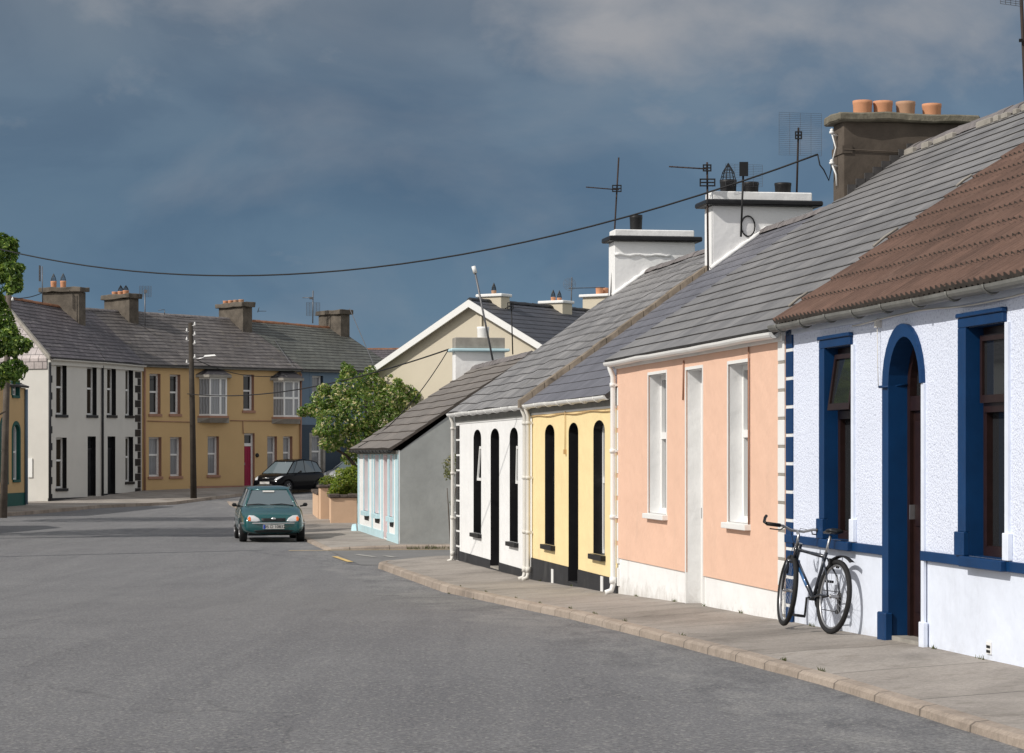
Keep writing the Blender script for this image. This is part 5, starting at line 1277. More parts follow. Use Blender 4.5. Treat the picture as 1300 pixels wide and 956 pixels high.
# hedge bush, clipped plant, lane shrub
def shrub(name, P, rad, h, n, size, mat, label, cat, seed, clumps=None):
    o = empty(name, P, 0, label, cat)
    c_ = clumps or [(0,0,h*.5,rad,n,h*.5/rad)]
    leaves('foliage', c_, size, mat, o, seed); branches('stem', [([(0,0,-0.1),(0.02,0,h*.4),(0,0.02,h*.8)], 0.03, 0.01), ([(0,0,0.05),(rad*.4,.05,h*.7)], 0.02, 0.008), ([(0,0,0.05),(-rad*.4,-.05,h*.7)], 0.02, 0.008)], o)
    return o
shrub('bush', (-4.95, 71.6, g+0.05), 0.6, 1.6, 0, 0.09, 'leaf_c', 'dense bright green bush growing over the low peach garden wall', 'bush', 12, [(-.05,-.1,1.15,.42,2200,1),(.3,.0,.95,.42,1800,1),(-.28,-.1,.9,.32,1300,1),(.12,-.05,1.4,.26,900,.9),(.4,.0,1.25,.3,800,1)])
shrub('clipped_plant', (-5.72, 74.35, g+1.10), 0.35, 0.3, 0, 0.06, 'leaf_c', 'small clipped green plant on top of the tall garden pier', 'plant', 13, [(-.12,0,.1,.22,420,.8),(.12,0,.11,.2,380,.8),(0,0,.18,.17,260,.8)])
pS = px(573, 590, 50)
shrub('shrub', (pS.x, 50, Rh(50)), 0.22, 2.1, 0, 0.07, 'leaf_d', 'thin dry olive shrub in the lane against the white cottage corner', 'shrub', 14, [(0,0,1.95,.17,170,1.2),(-.04,0,1.75,.12,90,1),(.05,0,2.1,.1,60,1),(.03,0,1.2,.06,18,2)])
# grass weeds along the lane edge
b = MB(); r = random.Random(4)
for i in range(420):
    v = r.uniform(-5.2, -0.1); Yk = 53.45+r.uniform(-.05,.1); p = rowpt(Yk, v); h = r.uniform(.02,.1)
    z = Rh(Yk)+0.02; a = r.uniform(0, 3.14); w = 0.012
    b.face([(p.x-w*math.cos(a), p.y-w*math.sin(a), z), (p.x+w*math.cos(a), p.y+w*math.sin(a), z), (p.x+r.uniform(-.03,.03), p.y+r.uniform(-.03,.03), z+h)])
for i in range(420):
    Yk = r.choice([27.3, 24.4, 21.9, 31.0, 36.0, 18.6, 25.9, 29.3, 33.5, 17.6])+r.gauss(0,.05); v = r.choice([1.24, 1.42, 0.02]); p = rowpt(Yk, v); z = Gh(Yk)-0.06*v-(0.1 if v > 1.3 else 0); h = r.uniform(.015,.04); a = r.uniform(0,3.14); w = .006
    b.face([(p.x-w*math.cos(a), p.y-w*math.sin(a), z), (p.x+w*math.cos(a), p.y+w*math.sin(a), z), (p.x+r.uniform(-.02,.02), p.y+r.uniform(-.02,.02), z+h)])
tag(b.build('weeds', 'leaf_d', recalc=False), 'sparse weeds and dry grass along kerbs and wall feet', 'weeds', kind='stuff')

# ================================================================ poles, wires, aerials
P = px(246, 632, 101.5); pt = empty('telegraph_pole', (P.x, P.y, Rh(101.5)+0.1), 0, 'tall dark wooden telegraph pole with a street lamp arm in front of the ochre terrace', 'pole')
hp = (632-409)*101.5/FPX
b = MB(); b.tube([(0,0,-.3),(-.06,0,hp*.5),(-.14,0,hp)], [.14,.12,.10], 10); b.build('pole_shaft', 'pole', pt)
b = MB(); b.tube([(-.1,0,hp*.79),(.4,-.1,hp*.80),(.75,-.15,hp*.812)], .03, 6); b.build('lamp_arm', 'alu', pt)
b = MB(); b.hexa([(.45,-.25,hp*.806),(.98,-.25,hp*.812),(.98,-.09,hp*.812),(.45,-.09,hp*.806),(.5,-.21,hp*.816),(.92,-.21,hp*.820),(.92,-.13,hp*.820),(.5,-.13,hp*.816)]); b.build('lamp_head', 'whitep', pt)
for (z, s_) in ((.985,1),(.95,-1),(.93,1),(.90,-1),(.88,1),(.80,1),(.77,-1)):
    b = MB(); b.lathe([(.02,0),(.045,.02),(.045,.07),(.02,.1),(.035,.12),(.01,.16)], (-.12+s_*.17,-.05,hp*z), 8); b.box(-.12-.17*(s_<0), -.12+.17*(s_>0), -.06, -.04, hp*z-.01, hp*z+.02); b.build('insulator', 'whitep', pt)
pa = px(4, 652, 80); qa = px(12.5, 372, 80)
pl = empty('telegraph_pole', (pa.x, pa.y, Rh(80)+0.1), 0, 'leaning grey wooden telegraph pole behind the tree at the left edge', 'pole')
b = MB(); b.tube([(0,0,-.3),(.10,0,(qa.z-pa.z)*.5),(qa.x-pa.x,0,qa.z-pa.z+1.5)], [.13,.11,.09], 10); b.build('pole_shaft', 'polegrey', pl)
for z in (.9,.97): 
    b = MB(); b.lathe([(.02,0),(.045,.02),(.045,.07),(.02,.1),(.01,.14)], (qa.x-pa.x+.1,-.05,(qa.z-pa.z)*z), 8); b.build('insulator', 'whitep', pl)

def wire(name, P, Q, sag, r, label, n=40, mat='cable', helix=False):
    P, Q = Vector(P), Vector(Q); pts = []
    for i in range(n+1):
        t = i/n; p = P.lerp(Q, t); p.z -= 4*sag*t*(1-t); pts.append(p)
    b = MB(); b.tube(pts, r, 6); return tag(b.build(name, mat), label, 'cable')
# main service wire: chimney of the peach house to a pole off the left edge
Ploc = Matrix.Rotation(peachF.rz, 3, 'Z') @ Vector((-0.02, peachD-1.04, peachF.z(3.79))) + Vector(peachF.loc)
Pend = Ploc; Ploc = px(1038, 196, 30.9)
wire('overhead_cable', Ploc, (-15.0, 48.0, EYE+5.95), 1.95, 0.012, 'long sagging black cable crossing the sky from the brown chimney to the left edge')
op_ = empty('telegraph_pole', (-15.0, 48.0, Rh(48)), 0, 'wooden telegraph pole outside the left edge that carries the long cable', 'pole')
b = MB(); b.tube([(0,0,-.3),(0,0,8.4)], [.14,.1], 10); b.build('pole_shaft', 'polegrey', op_)
b = MB(); q = Ploc; b.tube([q, q+Vector((0.03,0.0,-.14)), q+Vector((.08,.01,-.2)), Pend+Vector((-.03,0,-.22)), Pend+Vector((0,0,-.08)), Pend], 0.009, 6); tag(b.build('cable_loop', 'cable'), 'short black cable loop hanging at the brown chimney insulators', 'cable')
def cw(lp, F): return Matrix.Rotation(F.rz, 3, 'Z') @ Vector(lp) + Vector(F.loc)
cc = cw((-0.05, cottD-0.65, cottF.z(2.8)), cottF)
wire('overhead_cable', cc, px(238, 500, 101.5), 0.5, 0.02, 'thin black cable from the cottage chimney toward the telegraph pole')
wire('overhead_cable', cc, cw((2.0, -0.2, cottF.z(0.15)), cottF), 0.35, 0.014, 'thin black cable drooping from cottage chimney over its tiled roof')
wire('overhead_cable', px(240, 415, 101.5), px(430, 400, 119), 0.7, 0.015, 'thin cable from the telegraph pole to the last terrace chimney') if False else None
wire('overhead_cable', px(240, 452, 101.5), px(385, 470, 112), 0.55, 0.018, 'thin cable from the telegraph pole sagging across the ochre house front')
wire('overhead_cable', px(8, 378, 80), px(53, 372, 103), 0.1, 0.018, 'thin wire from the leaning pole to the leftmost terrace chimney')
wire('overhead_cable', px(240, 420, 101.5), px(330, 445, 112.2), 0.3, 0.012, 'faint wire from the telegraph pole top to the ochre roof') if False else None
wire('overhead_cable', px(444, 392, 119), px(474, 462, 113), 0.0, 0.02, 'pale taut wire running down from the last terrace chimney', mat='metal')
wire('overhead_cable', px(349, 432, 115), px(372, 466, 112), 0.0, 0.015, 'pale wire lying down the slate roof above the right-hand bay', mat='metal')

def aerial(base, top, label, boom=None, panel=None, grid=None, extra=None, r=0.016, mat='rust', cable=True):
    """all screen points are turned to world at one depth and given real thickness"""
    Y = base[2]; B = px(*base); A = empty('tv_aerial', B, 0, label, 'aerial')
    L = lambda x, y, dy=0.0: px(x, y, Y+dy)-B
    b = MB(); b.tube([L(*base[:2])-Vector((0,0,.02)), L(*top)], r, 6); b.build('mast', mat, A)
    if boom:
        b = MB()
        for (x0, y0, x1, y1, dy) in boom:
            p, q = L(x0,y0,0), L(x1,y1,dy); b.tube([p, q], r*0.7, 5)
            n = 7
            for i in range(n):
                c = p.lerp(q, (i+.5)/n); b.tube([c+Vector((0,-.09,0)), c+Vector((0,.09,0))], 0.004, 4)
        b.build('boom', mat, A)
    if panel:
        b = MB()
        for (x0, y0, x1, y1, fill) in panel:
            p, q = L(x0,y0), L(x1,y1); y = -0.03
            if fill: b.box(p.x, q.x, y-.02, y+.02, q.z, p.z)
            else:
                b.ring([(p.x,q.z),(q.x,q.z),(q.x,p.z),(p.x,p.z)], [(p.x+.02,q.z+.02),(q.x-.02,q.z+.02),(q.x-.02,p.z-.02),(p.x+.02,p.z-.02)], y-.012, y+.012); m = (p.z+q.z)/2; b.box(p.x, q.x, y-.01, y+.01, m-.01, m+.01)
        b.build('receiver', 'metal' if mat == 'metal' else 'darkmetal', A)
    if grid:
        x0, y0, x1, y1, dy, nl, rr = grid; p, q = L(x0,y0,dy), L(x1,y1,dy+0.15); b = MB()
        for i in range(nl+1):
            z = p.z+(q.z-p.z)*i/nl; b.tube([(p.x,p.y,z),(q.x,q.y,z)], rr, 3, caps=False)
        for k in (0, .25, .5, .75, 1):
            b.tube([(p.x+(q.x-p.x)*k, p.y+(q.y-p.y)*k, p.z),(p.x+(q.x-p.x)*k, p.y+(q.y-p.y)*k, q.z)], rr*1.2, 3, caps=False)
        b.build('grid_reflector', 'metal', A)
    return A
# depths of the row chimneys' street sides
aerial((775.5,374,45.3), (785.5,200), 'thin cross-shaped aerial at the street side of the white cottage chimney', boom=[(744,237.5,786,241,-.2)], panel=[(777,235,789,244,0)])
aerial((899,342,36.9), (897.7,206), 'aerial with long boom and square receiver on the near edge of the middle white chimney', boom=[(849.5,211.5,898,214.5,-.3)], panel=[(888,227,908,237,0),(892,209,903,218,0)])
aerial((940.6,299,36.6), (943.5,222), 'black slab aerial with wire grid in front of the middle white chimney', panel=[(938.5,206,949.5,224,1)], grid=(921,208,968,237,.3,13,.0022), mat='darkmetal')
aerial((1011.4,246,37.4), (1013.7,162), 'grid aerial on a rusty mast at the back of the middle white chimney', panel=[(1009,167,1018,177,0)], grid=(989,142.6,1043,198,-.1,22,.0022))
aerial((651,449,58.2), (649,385), 'small dark aerial standing behind the cottage ridge', panel=[(644,384,652,393,0)], boom=[(641,392,649,388,-.1)], mat='darkmetal')
a5 = aerial((627,463,62.9), (603,345), 'slender leaning white-tipped pole aerial rising from the cottage ridge', mat='metal', r=0.028)
b = MB(); B5 = px(627,463,62.9); b.tube([px(603.5,347,62.9)-B5, px(601,338,62.9)-B5], .055, 8); b.build('tip', 'whitep', a5)
a7 = aerial((725,393,79.3), (726,352), 'round-reflector aerial on the ridge of the cream house', boom=[(722,366,768,365,.6)], mat='metal', r=0.02)
B7 = px(725,393,79.3); b = MB(); c7 = px(723,361,79.3)-B7
for rr in (.06,.11,.16,.21): b.tube([c7+Vector((rr*math.cos(t), -.03, rr*math.sin(t))) for t in [2*math.pi*i/16 for i in range(16)]], .005, 4, closed=True)
for k in range(8): t = math.pi*k/4; b.tube([c7+Vector((0,-.03,0)), c7+Vector((.21*math.cos(t),-.03,.21*math.sin(t)))], .004, 4)
b.build('round_reflector', 'metal', a7)
aerial((54,384,104.5), (53.5,338), 'grid aerial seen edge-on at the leftmost terrace chimney', grid=(49.5,337,51.5,357,.0,10,.01), mat='metal', r=.025)
aerial((184,414,110.2), (184,371), 'grid aerial on the second terrace chimney from the left', grid=(177,363,192,377,.2,12,.006), panel=[(183,368,187,372,1)], mat='metal', r=.03)
aerial((397,410,119.6), (397.5,369), 'tall grid aerial beside the last terrace chimney', grid=(389,384,406,401,.2,12,.008), boom=[(384,378,397,378,-.2)], panel=[(393,377,398,380,1)], mat='metal', r=.03)
aerial((209,399,112.5), (209,394), 'tiny stub aerial on the narrow ochre house ridge', boom=[(201,394,209,393,0)], mat='metal', r=.02)
aerial((327,396,115.3), (329,390), 'short whip aerial on the third terrace chimney', boom=[(328,395,338,395,0)], mat='metal', r=.02)
aerial((1305,186,24.2), (1296.3,-6), 'rusty aerial mast with wire grid at the top right corner', grid=(1270,-12,1296,8,-.2,6,.003), panel=[(1293,50,1297.5,54,0)], r=.018)

# ================================================================ bicycle
def bicycle():
    R = Vector((0,0,0)); Zr = 0.33
    rear = px(1057.5, 759, 20.72); front_dir = Vector((-0.292, 0.956, 0)).normalized()
    gz = Gh(20.9)-0.006
    B = empty('bicycle', (rear.x-0.03, rear.y, gz), math.atan2(front_dir.y, front_dir.x), 'dark blue-black mountain bicycle with bar ends leaning against the pale blue wall', 'bicycle')
    lean = math.radians(7.5)        # top leans toward the wall (right of travel direction seen from behind is -y local)
    B.rotation_mode = 'XYZ'; B.rotation_euler = (lean, 0, math.atan2(front_dir.y, front_dir.x))
    WB = 1.01; RA = 0.33
    def wheel(parent, label=None):
        t = MB(); n = 48
        t.tube([(0.306*math.cos(2*math.pi*i/n), 0, 0.306*math.sin(2*math.pi*i/n)) for i in range(n)], 0.024, 8, closed=True); w = t.build('wheel', 'rubber', parent)
        r_ = MB(); r_.tube([(0.278*math.cos(2*math.pi*i/n), 0, 0.278*math.sin(2*math.pi*i/n)) for i in range(n)], 0.011, 6, closed=True); r_.build('rim', 'alu', w)
        s = MB()
        for i in range(28):
            a = 2*math.pi*i/28; a2 = a+(0.35 if i % 2 else -0.35); sd = 0.03 if i % 4 < 2 else -0.03
            s.tube([(0.022*math.cos(a2), sd, 0.022*math.sin(a2)), (0.27*math.cos(a), 0, 0.27*math.sin(a))], 0.0014, 3, caps=False)
        s.build('spokes', 'alu', w)
        h = MB(); h.lathe([(.006,-.05),(.02,-.035),(.016,-.03),(.016,.03),(.02,.035),(.006,.05)], (0,0,0), 10, axis='y'); h.build('hub', 'alu', w)
        return w
    w = wheel(B); w.location = (0, 0, RA)
    st = math.radians(-11)
    SP = empty('steering', (0,0,0)); bpy.data.objects.remove(SP)
    wf = wheel(B); wf.location = (WB, 0, RA); wf.rotation_euler = (0, 0, st)
    bb = Vector((0.43, 0, 0.29)); seat = Vector((0.27, 0, 0.71)); ht = Vector((0.86, 0, 0.74)); hb = Vector((0.90, 0, 0.62)); rax = Vector((0,0,RA)); fax = Vector((WB,0,RA))
    f = MB()
    f.tube([bb, seat], .017, 8); f.tube([seat-Vector((-.012,0,.04)), ht-Vector((0,0,.03))], .017, 8); f.tube([ht+Vector((-.012,0,.03)), hb+Vector((.012,0,-.03))], .021, 8)
    for s in (-1, 1):
        f.tube([bb+Vector((0,s*.03,0)), rax+Vector((.2,s*.045,.0)), rax+Vector((0,s*.062,0))], .010, 6); f.tube([seat+Vector((.012,s*.02,-.05)), rax+Vector((.1,s*.05,.18)), rax+Vector((0,s*.062,0))], .009, 6)
    f.lathe([(.022,-.04),(.022,.04)], tuple(bb), 10, axis='y'); f.build('frame', 'bikeframe', B)
    d = MB(); d.tube([bb, hb], .022, 10); dt = d.build('down_tube', 'bikeframe', B)
    d = MB(); a_, c_ = bb.lerp(hb, .3), bb.lerp(hb, .75); d.box(-.001,.001,-.001,.001,-.001,.001); d.tube([a_+Vector((0,.004,0)), c_+Vector((0,.004,0))], .0205, 8); d.build('decal', 'bikeblue', dt)
    k = MB(); k.tube([seat-Vector((-.02,0,.06)), seat+Vector((-.045,0,.15))], .0135, 8); k.build('seat_post', 'alu', B)
    s_ = MB(); rings = []
    for (x, w_, z, t) in ((-.13,.03,.02,.03),(-.10,.075,.028,.045),(-.04,.078,.02,.05),(.03,.045,.012,.04),(.09,.024,.010,.03),(.14,.016,.006,.02)):
        rings.append([s_.bm.verts.new((x-.06+seat.x+.01, w_*math.cos(a), seat.z+.17+z+t*.5*math.sin(a))) for a in [2*math.pi*i/12 for i in range(12)]])
    for p, q in zip(rings, rings[1:]):
        for i in range(12): s_.bm.faces.new((p[i], p[(i+1)%12], q[(i+1)%12], q[i]))
    s_.bm.faces.new(rings[0]); s_.bm.faces.new(rings[-1]); s_.build('saddle', 'saddle', B, smooth=True)
    # fork, stem, bars (steered)
    Rm = Matrix.Rotation(st, 4, 'Z'); ctr = fax
    def S(v): v = Vector(v)-ctr; return (Rm @ v)+ctr
    k = MB()
    for s in (-1, 1): k.tube([S(hb+Vector((.02,s*.05,-.02))), S(hb+Vector((.06,s*.055,-.12))), S(fax+Vector((.0,s*.05,0)))], [.016,.017,.010], 8)
    k.tube([S(hb+Vector((.02,-.06,-.02))), S(hb+Vector((.02,.06,-.02)))], .018, 8); k.tube([S(hb), S(ht)], .014, 6); k.build('fork', 'bikeframe', B)
    top = ht+Vector((-.03,0,.10)); bar = top+Vector((.08,0,.04))
    k = MB(); k.tube([S(ht), S(top), S(bar)], .014, 8); k.build('stem', 'alu', B)
    k = MB(); k.tube([S(bar+Vector((-.05,-.30,.03))), S(bar+Vector((-.02,-.14,.03))), S(bar+Vector((0,-.06,0))), S(bar+Vector((0,.06,0))), S(bar+Vector((-.02,.14,.03))), S(bar+Vector((-.05,.30,.03)))], .0125, 8)
    hbr = k.build('handlebar', 'alu', B)
    for s in (-1, 1):
        k = MB(); k.tube([S(bar+Vector((-.028,s*.17,.03))), S(bar+Vector((-.05,s*.30,.03)))], .018, 8); k.tube([S(bar+Vector((-.05,s*.30,.03))), S(bar+Vector((.0,s*.315,.045))), S(bar+Vector((.055,s*.30,.085))), S(bar+Vector((.075,s*.285,.105)))], .014, 8); k.build('grip', 'plasticblack', hbr)
        k = MB(); k.tube([S(bar+Vector((-.02,s*.13,.02))), S(bar+Vector((.04,s*.15,-.01))), S(bar+Vector((.03,s*.25,-.01)))], .006, 6); k.build('brake_lever', 'plasticblack', hbr)
        k = MB(); k.tube([S(bar+Vector((.0,s*.12,.02))), S(bar+Vector((.10,s*.05,.03))), S(bar+Vector((.08,0,-.12))), S(hb+Vector((.05,s*.03,0)))], .003, 5); k.build('brake_cable', 'cable', hbr)
    # mudguard
    k = MB(); n = 12
    for i in range(n):
        a0 = math.radians(60+74*i/n); a1 = math.radians(60+74*(i+1)/n); r0 = .35+.09*(i/n)**2.2
        P_ = lambda a, y, r: (r*math.cos(a), y, RA+r*math.sin(a))
        r1 = .35+.09*((i+1)/n)**2.2
        for (ya, yb, da, db) in ((-.03,-.012,-.012,0),(-.012,.012,0,0),(.012,.03,0,-.012)): k.face([P_(a0,ya,r0+da), P_(a0,yb,r0+db), P_(a1,yb,r1+db), P_(a1,ya,r1+da)])
    k.build('mudguard', 'plasticblack', B)
    # drivetrain on the right side (-y), cranks
    k = MB(); k.lathe([(.085,-.056),(.085,-.052),(.02,-.05),(.02,-.056)], tuple(bb), 24, axis='y'); k.lathe([(.045,-.052),(.045,-.044),(.015,-.04)], tuple(rax), 18, axis='y'); k.build('chainrings', 'darkmetal', B)
    k = MB(); 
    k.tube([bb+Vector((0,-.054,.085)), rax+Vector((0,-.05,.045))], .005, 4); k.tube([bb+Vector((0,-.054,-.085)), rax+Vector((.04,-.05,-.13)), rax+Vector((.0,-.05,-.10)), rax+Vector((.02,-.05,-.045))], .005, 4); k.build('chain', 'darkmetal', B)
    k = MB(); k.box(-.012+rax.x,.02+rax.x,-.07,-.05,RA-.14,RA-.02,0,.005); k.lathe([(.02,-.065),(.02,-.05)], (rax.x+.03,0,RA-.13), 10, axis='y'); k.build('derailleur', 'darkmetal', B)
    for s, a in ((1, math.radians(-100)), (-1, math.radians(80))):
        e = bb+Vector((.17*math.cos(a), s*.075, .17*math.sin(a)))
        k = MB(); k.tube([bb+Vector((0,s*.03,0)), bb+Vector((0,s*.065,0)), e], .010, 6); cr = k.build('crank', 'darkmetal', B)
        k = MB(); k.box(e.x-.045, e.x+.045, min(e.y+s*.01, e.y+s*.10), max(e.y+s*.01, e.y+s*.10), e.z-.012, e.z+.012, 0, .004); k.build('pedal', 'plasticblack', cr)
    for (c0, sx) in ((hb, 1),):
        k = MB()
        for s in (-1, 1): k.box(c0.x+.06, c0.x+.09, s*.045-.012, s*.045+.012, c0.z-.14, c0.z-.05, 0, .004)
        k.build('brake', 'darkmetal', B)
    k = MB()
    for s in (-1, 1): k.box(.07, .10, s*.04-.012, s*.04+.012, RA+.25, RA+.33, 0, .004)
    k.build('brake', 'darkmetal', B)
    return B
bicycle()

# ================================================================ cars
def text_mesh(name, txt, size, mat, parent, loc, rot, ext=0.002):
    c = bpy.data.curves.new(name, 'FONT'); c.body = txt; c.size = size; c.extrude = ext; c.align_x = 'CENTER'; c.align_y = 'CENTER'
    o = bpy.data.objects.new(name, c); COL.objects.link(o)
    dg = bpy.context.evaluated_depsgraph_get(); me = bpy.data.meshes.new_from_object(o.evaluated_get(dg)); bpy.data.objects.remove(o)
    o = bpy.data.objects.new(name, me); COL.objects.link(o); me.materials.clear(); me.materials.append(M[mat]); o.parent = parent; o.location = loc; o.rotation_euler = rot
    return o
def car(loc, rz, label, paintm, L, W, Hh, spec):
    """x forward, z up from the ground"""
    C = empty('parked_car', loc, rz, label, 'car', 'cars parked along the kerb')
    hw = W/2; hl = L/2
    zb = 0.20; n = 13
    # station: (x/hl, zbelt, halfwidth factor, zbottom)
    sts = spec['sts']
    bm = bmesh.new(); rings = []
    for (fx, zt, wf, z0) in sts:
        w = hw*wf; x = hl*fx
        cs = [(0, z0), (w*.80, z0), (w*.95, z0+.06), (w*1.0, z0+(zt-z0)*.35), (w*.995, z0+(zt-z0)*.62), (w*.955, z0+(zt-z0)*.87), (w*.86, zt-.005), (w*.55, zt+.025), (0, zt+.035)]
        full = cs+[(-y, z) for y, z in cs[-2:0:-1]]
        rings.append([bm.verts.new((x, y, z)) for y, z in full])
    m = len(rings[0])
    for A, B_ in zip(rings, rings[1:]):
        for i in range(m): bm.faces.new((A[i], A[(i+1)%m], B_[(i+1)%m], B_[i]))
    bm.faces.new(rings[0]); bm.faces.new(rings[-1][::-1]); bmesh.ops.recalc_face_normals(bm, faces=bm.faces)
    me = bpy.data.meshes.new('body'); bm.to_mesh(me); bm.free()
    for p in me.polygons: p.use_smooth = True
    body = bpy.data.objects.new('body', me); COL.objects.link(body)
    ss = body.modifiers.new('s', 'SUBSURF'); ss.levels = 2; ss.render_levels = 2
    cut = MB(); rw = spec['rw']
    for fx in spec['axles']: cut.lathe([(rw+.055,-hw-.2),(rw+.055,hw+.2)], (fx*hl,0,rw), 32, axis='y')
    co = cut.build('cut', 'plasticblack'); bo = body.modifiers.new('b', 'BOOLEAN'); bo.object = co; bo.operation = 'DIFFERENCE'; bo.solver = 'EXACT'
    dg = bpy.context.evaluated_depsgraph_get(); me2 = bpy.data.meshes.new_from_object(body.evaluated_get(dg))
    bpy.data.objects.remove(body); bpy.data.objects.remove(co)
    me2.materials.clear(); me2.materials.append(M[paintm]); me2.materials.append(M['plasticblack'])
    body = bpy.data.objects.new('body', me2); COL.objects.link(body); body.parent = C
    for p in me2.polygons:
        c = p.center; p.material_index = 0
        for fx in spec['axles']:
            if math.hypot(c.x-fx*hl, c.z-rw) < rw+.05: p.material_index = 1; p.use_smooth = False
    # dark underside/inner box
    b = MB(); b.box(-hl*.86, hl*.84, -hw*.72, hw*.72, .17, .5); b.build('underbody', 'plasticblack', C)
    # cabin: base ring (x,y,z) to roof ring
    g = spec['cab']   # list of (xbase, ybase, zbase, xroof, yroof, zroof)
    def side(s): return [((a*hl, s*c*hw, z), (d*hl, s*e*hw, f)) for (a, c, z, d, e, f) in g]
    R_, L_ = side(-1), side(1)
    loopb = [p[0] for p in R_]+[p[0] for p in L_[::-1]]; loopt = [p[1] for p in R_]+[p[1] for p in L_[::-1]]
    gl = MB(); k = len(loopb)
    for i in range(k):
        j = (i+1) % k; gl.face([loopb[i], loopb[j], loopt[j], loopt[i]])
    gl.build('windows', 'carglass', C)
    rf = MB(); c0 = Vector((sum(p[0] for p in loopt)/k, 0, loopt[1][2]+.035))
    inner0 = [Vector(p).lerp(c0, .16)+Vector((0,0,.026)) for p in loopt]; inner = [Vector(p).lerp(c0, .45)+Vector((0,0,.045)) for p in loopt]
    for i in range(k):
        j = (i+1) % k; rf.face([loopt[i], loopt[j], inner0[j], inner0[i]]); rf.face([inner0[i], inner0[j], inner[j], inner[i]])
    rf.face(inner)
    for i in range(k):
        j = (i+1) % k; rf.tube([loopt[i], loopt[j]], .022, 6)
    bmesh.ops.remove_doubles(rf.bm, verts=rf.bm.verts, dist=.0005)
    roof_o = rf.build('roof', paintm, C, smooth=True)
    for i in range(k):
        pl_ = MB(); pl_.tube([Vector(loopb[i])+Vector((0,0,-.03)), loopt[i]], .030 if i in (0, k-1, len(g)-1, len(g)) else .018, 6); pl_.build('pillar', paintm if i in (0, k-1, len(g)-1, len(g)) else 'plasticblack', C)
    for fx in spec['axles']:
        for s in (-1, 1):
            t = MB(); y1 = s*(hw-.02); y0 = s*(hw-.20); t.lathe([(rw*.62,y0),(rw*.94,y0),(rw,y0+s*.03),(rw,y1-s*.03),(rw*.94,y1),(rw*.66,y1)], (fx*hl,0,rw), 28, axis='y'); w = t.build('wheel', 'rubber', C)
            r_ = MB(); r_.lathe([(rw*.2,y1-s*.0),(rw*.62,y1-s*.015),(rw*.66,y1-s*.001),(rw*.66,y1-s*.1)], (fx*hl,0,rw), 24, axis='y')
            for q in range(7):
                a = 2*math.pi*q/7; r_.tube([(fx*hl+rw*.1*math.cos(a), y1+s*.004, rw+rw*.1*math.sin(a)), (fx*hl+rw*.6*math.cos(a), y1-s*.004, rw+rw*.6*math.sin(a))], .022, 5)
            r_.build('rim', 'wheelrim', w)
    for s in (-1, 1):
        b = MB(); x, z = spec['mirror']; b.box(x-.05, x+.04, s*(hw+.01) if s > 0 else s*(hw+.13), s*(hw+.13) if s > 0 else s*(hw+.01), z-.045, z+.045, 0, .03); b.tube([(x, s*(hw-.06), z-.04), (x, s*(hw+.06), z-.02)], .02, 6); b.build('door_mirror', 'plasticblack', C)
    return C, hl, hw
def patch(parent, name, mat, pts, th=0.012):
    """lens or grille that follows the body's nose: outline given as (x, y, z), x is found on the body"""
    body = [o for o in COL.objects if o.parent == parent and o.name.startswith('body')][0]
    from mathutils.bvhtree import BVHTree
    tr = BVHTree.FromPolygons([v.co for v in body.data.vertices], [tuple(p.vertices) for p in body.data.polygons])
    def hit(y, z, dx):
        h = tr.ray_cast(Vector((4, y, z)), Vector((-1, 0, 0)))[0]
        return Vector(((h.x if h else pts[0][0])+dx, y, z))
    A = [(p[1], p[2]) for p in pts]; P_ = []
    for i in range(len(A)):
        a, c = A[i], A[(i+1) % len(A)]
        for k in range(3): P_.append((a[0]+(c[0]-a[0])*k/3, a[1]+(c[1]-a[1])*k/3))
    cy = sum(p[0] for p in P_)/len(P_); cz = sum(p[1] for p in P_)/len(P_); n = len(P_); b = MB(); prev = None
    for kk in (1.0, 0.96, 0.66, 0.33):
        R_ = [b.bm.verts.new(hit(cy+(y-cy)*kk, cz+(z-cz)*kk, -0.01 if kk == 1.0 else th)) for y, z in P_]
        if prev:
            for i in range(n): f = b.bm.faces.new((prev[i], prev[(i+1)%n], R_[(i+1)%n], R_[i])); f.smooth = True
        prev = R_
    c_ = b.bm.verts.new(hit(cy, cz, th))
    for i in range(n): b.bm.faces.new((prev[i], prev[(i+1)%n], c_))
    return b.build(name, mat, parent)
# teal hatchback facing the camera, parallel with the kerb
ang = math.atan2(-0.9864, 0.1644)
fr = Vector((-5.84, 57.9)); fwd = Vector((0.1644, -0.9864)); L1 = 3.83
cen = fr-fwd*L1/2; gz = Rh(59.8)
spec1 = dict(rw=.28, axles=(.62,-.64), mirror=(.42,.90),
  sts=[(-1.0,.72,.80,.36),(-.97,.82,.88,.26),(-.85,.88,.96,.20),(-.5,.90,1.0,.18),(0,.90,1.0,.17),(.35,.88,1.0,.17),(.50,.86,.99,.17),(.72,.78,.96,.18),(.88,.70,.92,.20),(.955,.64,.86,.22),(.985,.52,.80,.24),(.99,.36,.76,.26)],
  cab=[(.44,.78,.86,.10,.56,1.27),(.30,.86,.87,.02,.63,1.30),(-.12,.89,.88,-.18,.66,1.32),(-.52,.89,.89,-.50,.64,1.31),(-.90,.78,.88,-.74,.56,1.27)])
C, hl, hw = car((cen.x, cen.y, gz), ang, 'teal green hatchback facing the camera, parked at the kerb by the lane', 'carteal', L1, 1.634, 1.40, spec1)
for s in (-1, 1):
    patch(C, 'headlight', 'carlamp', [(0, s*.31, .525), (0, s*.42, .505), (0, s*.60, .515), (0, s*.64, .60), (0, s*.60, .675), (0, s*.47, .665), (0, s*.36, .60)])
    patch(C, 'indicator', 'orange', [(0, s*.555, .53), (0, s*.61, .53), (0, s*.63, .60), (0, s*.59, .65), (0, s*.555, .62)], .018)
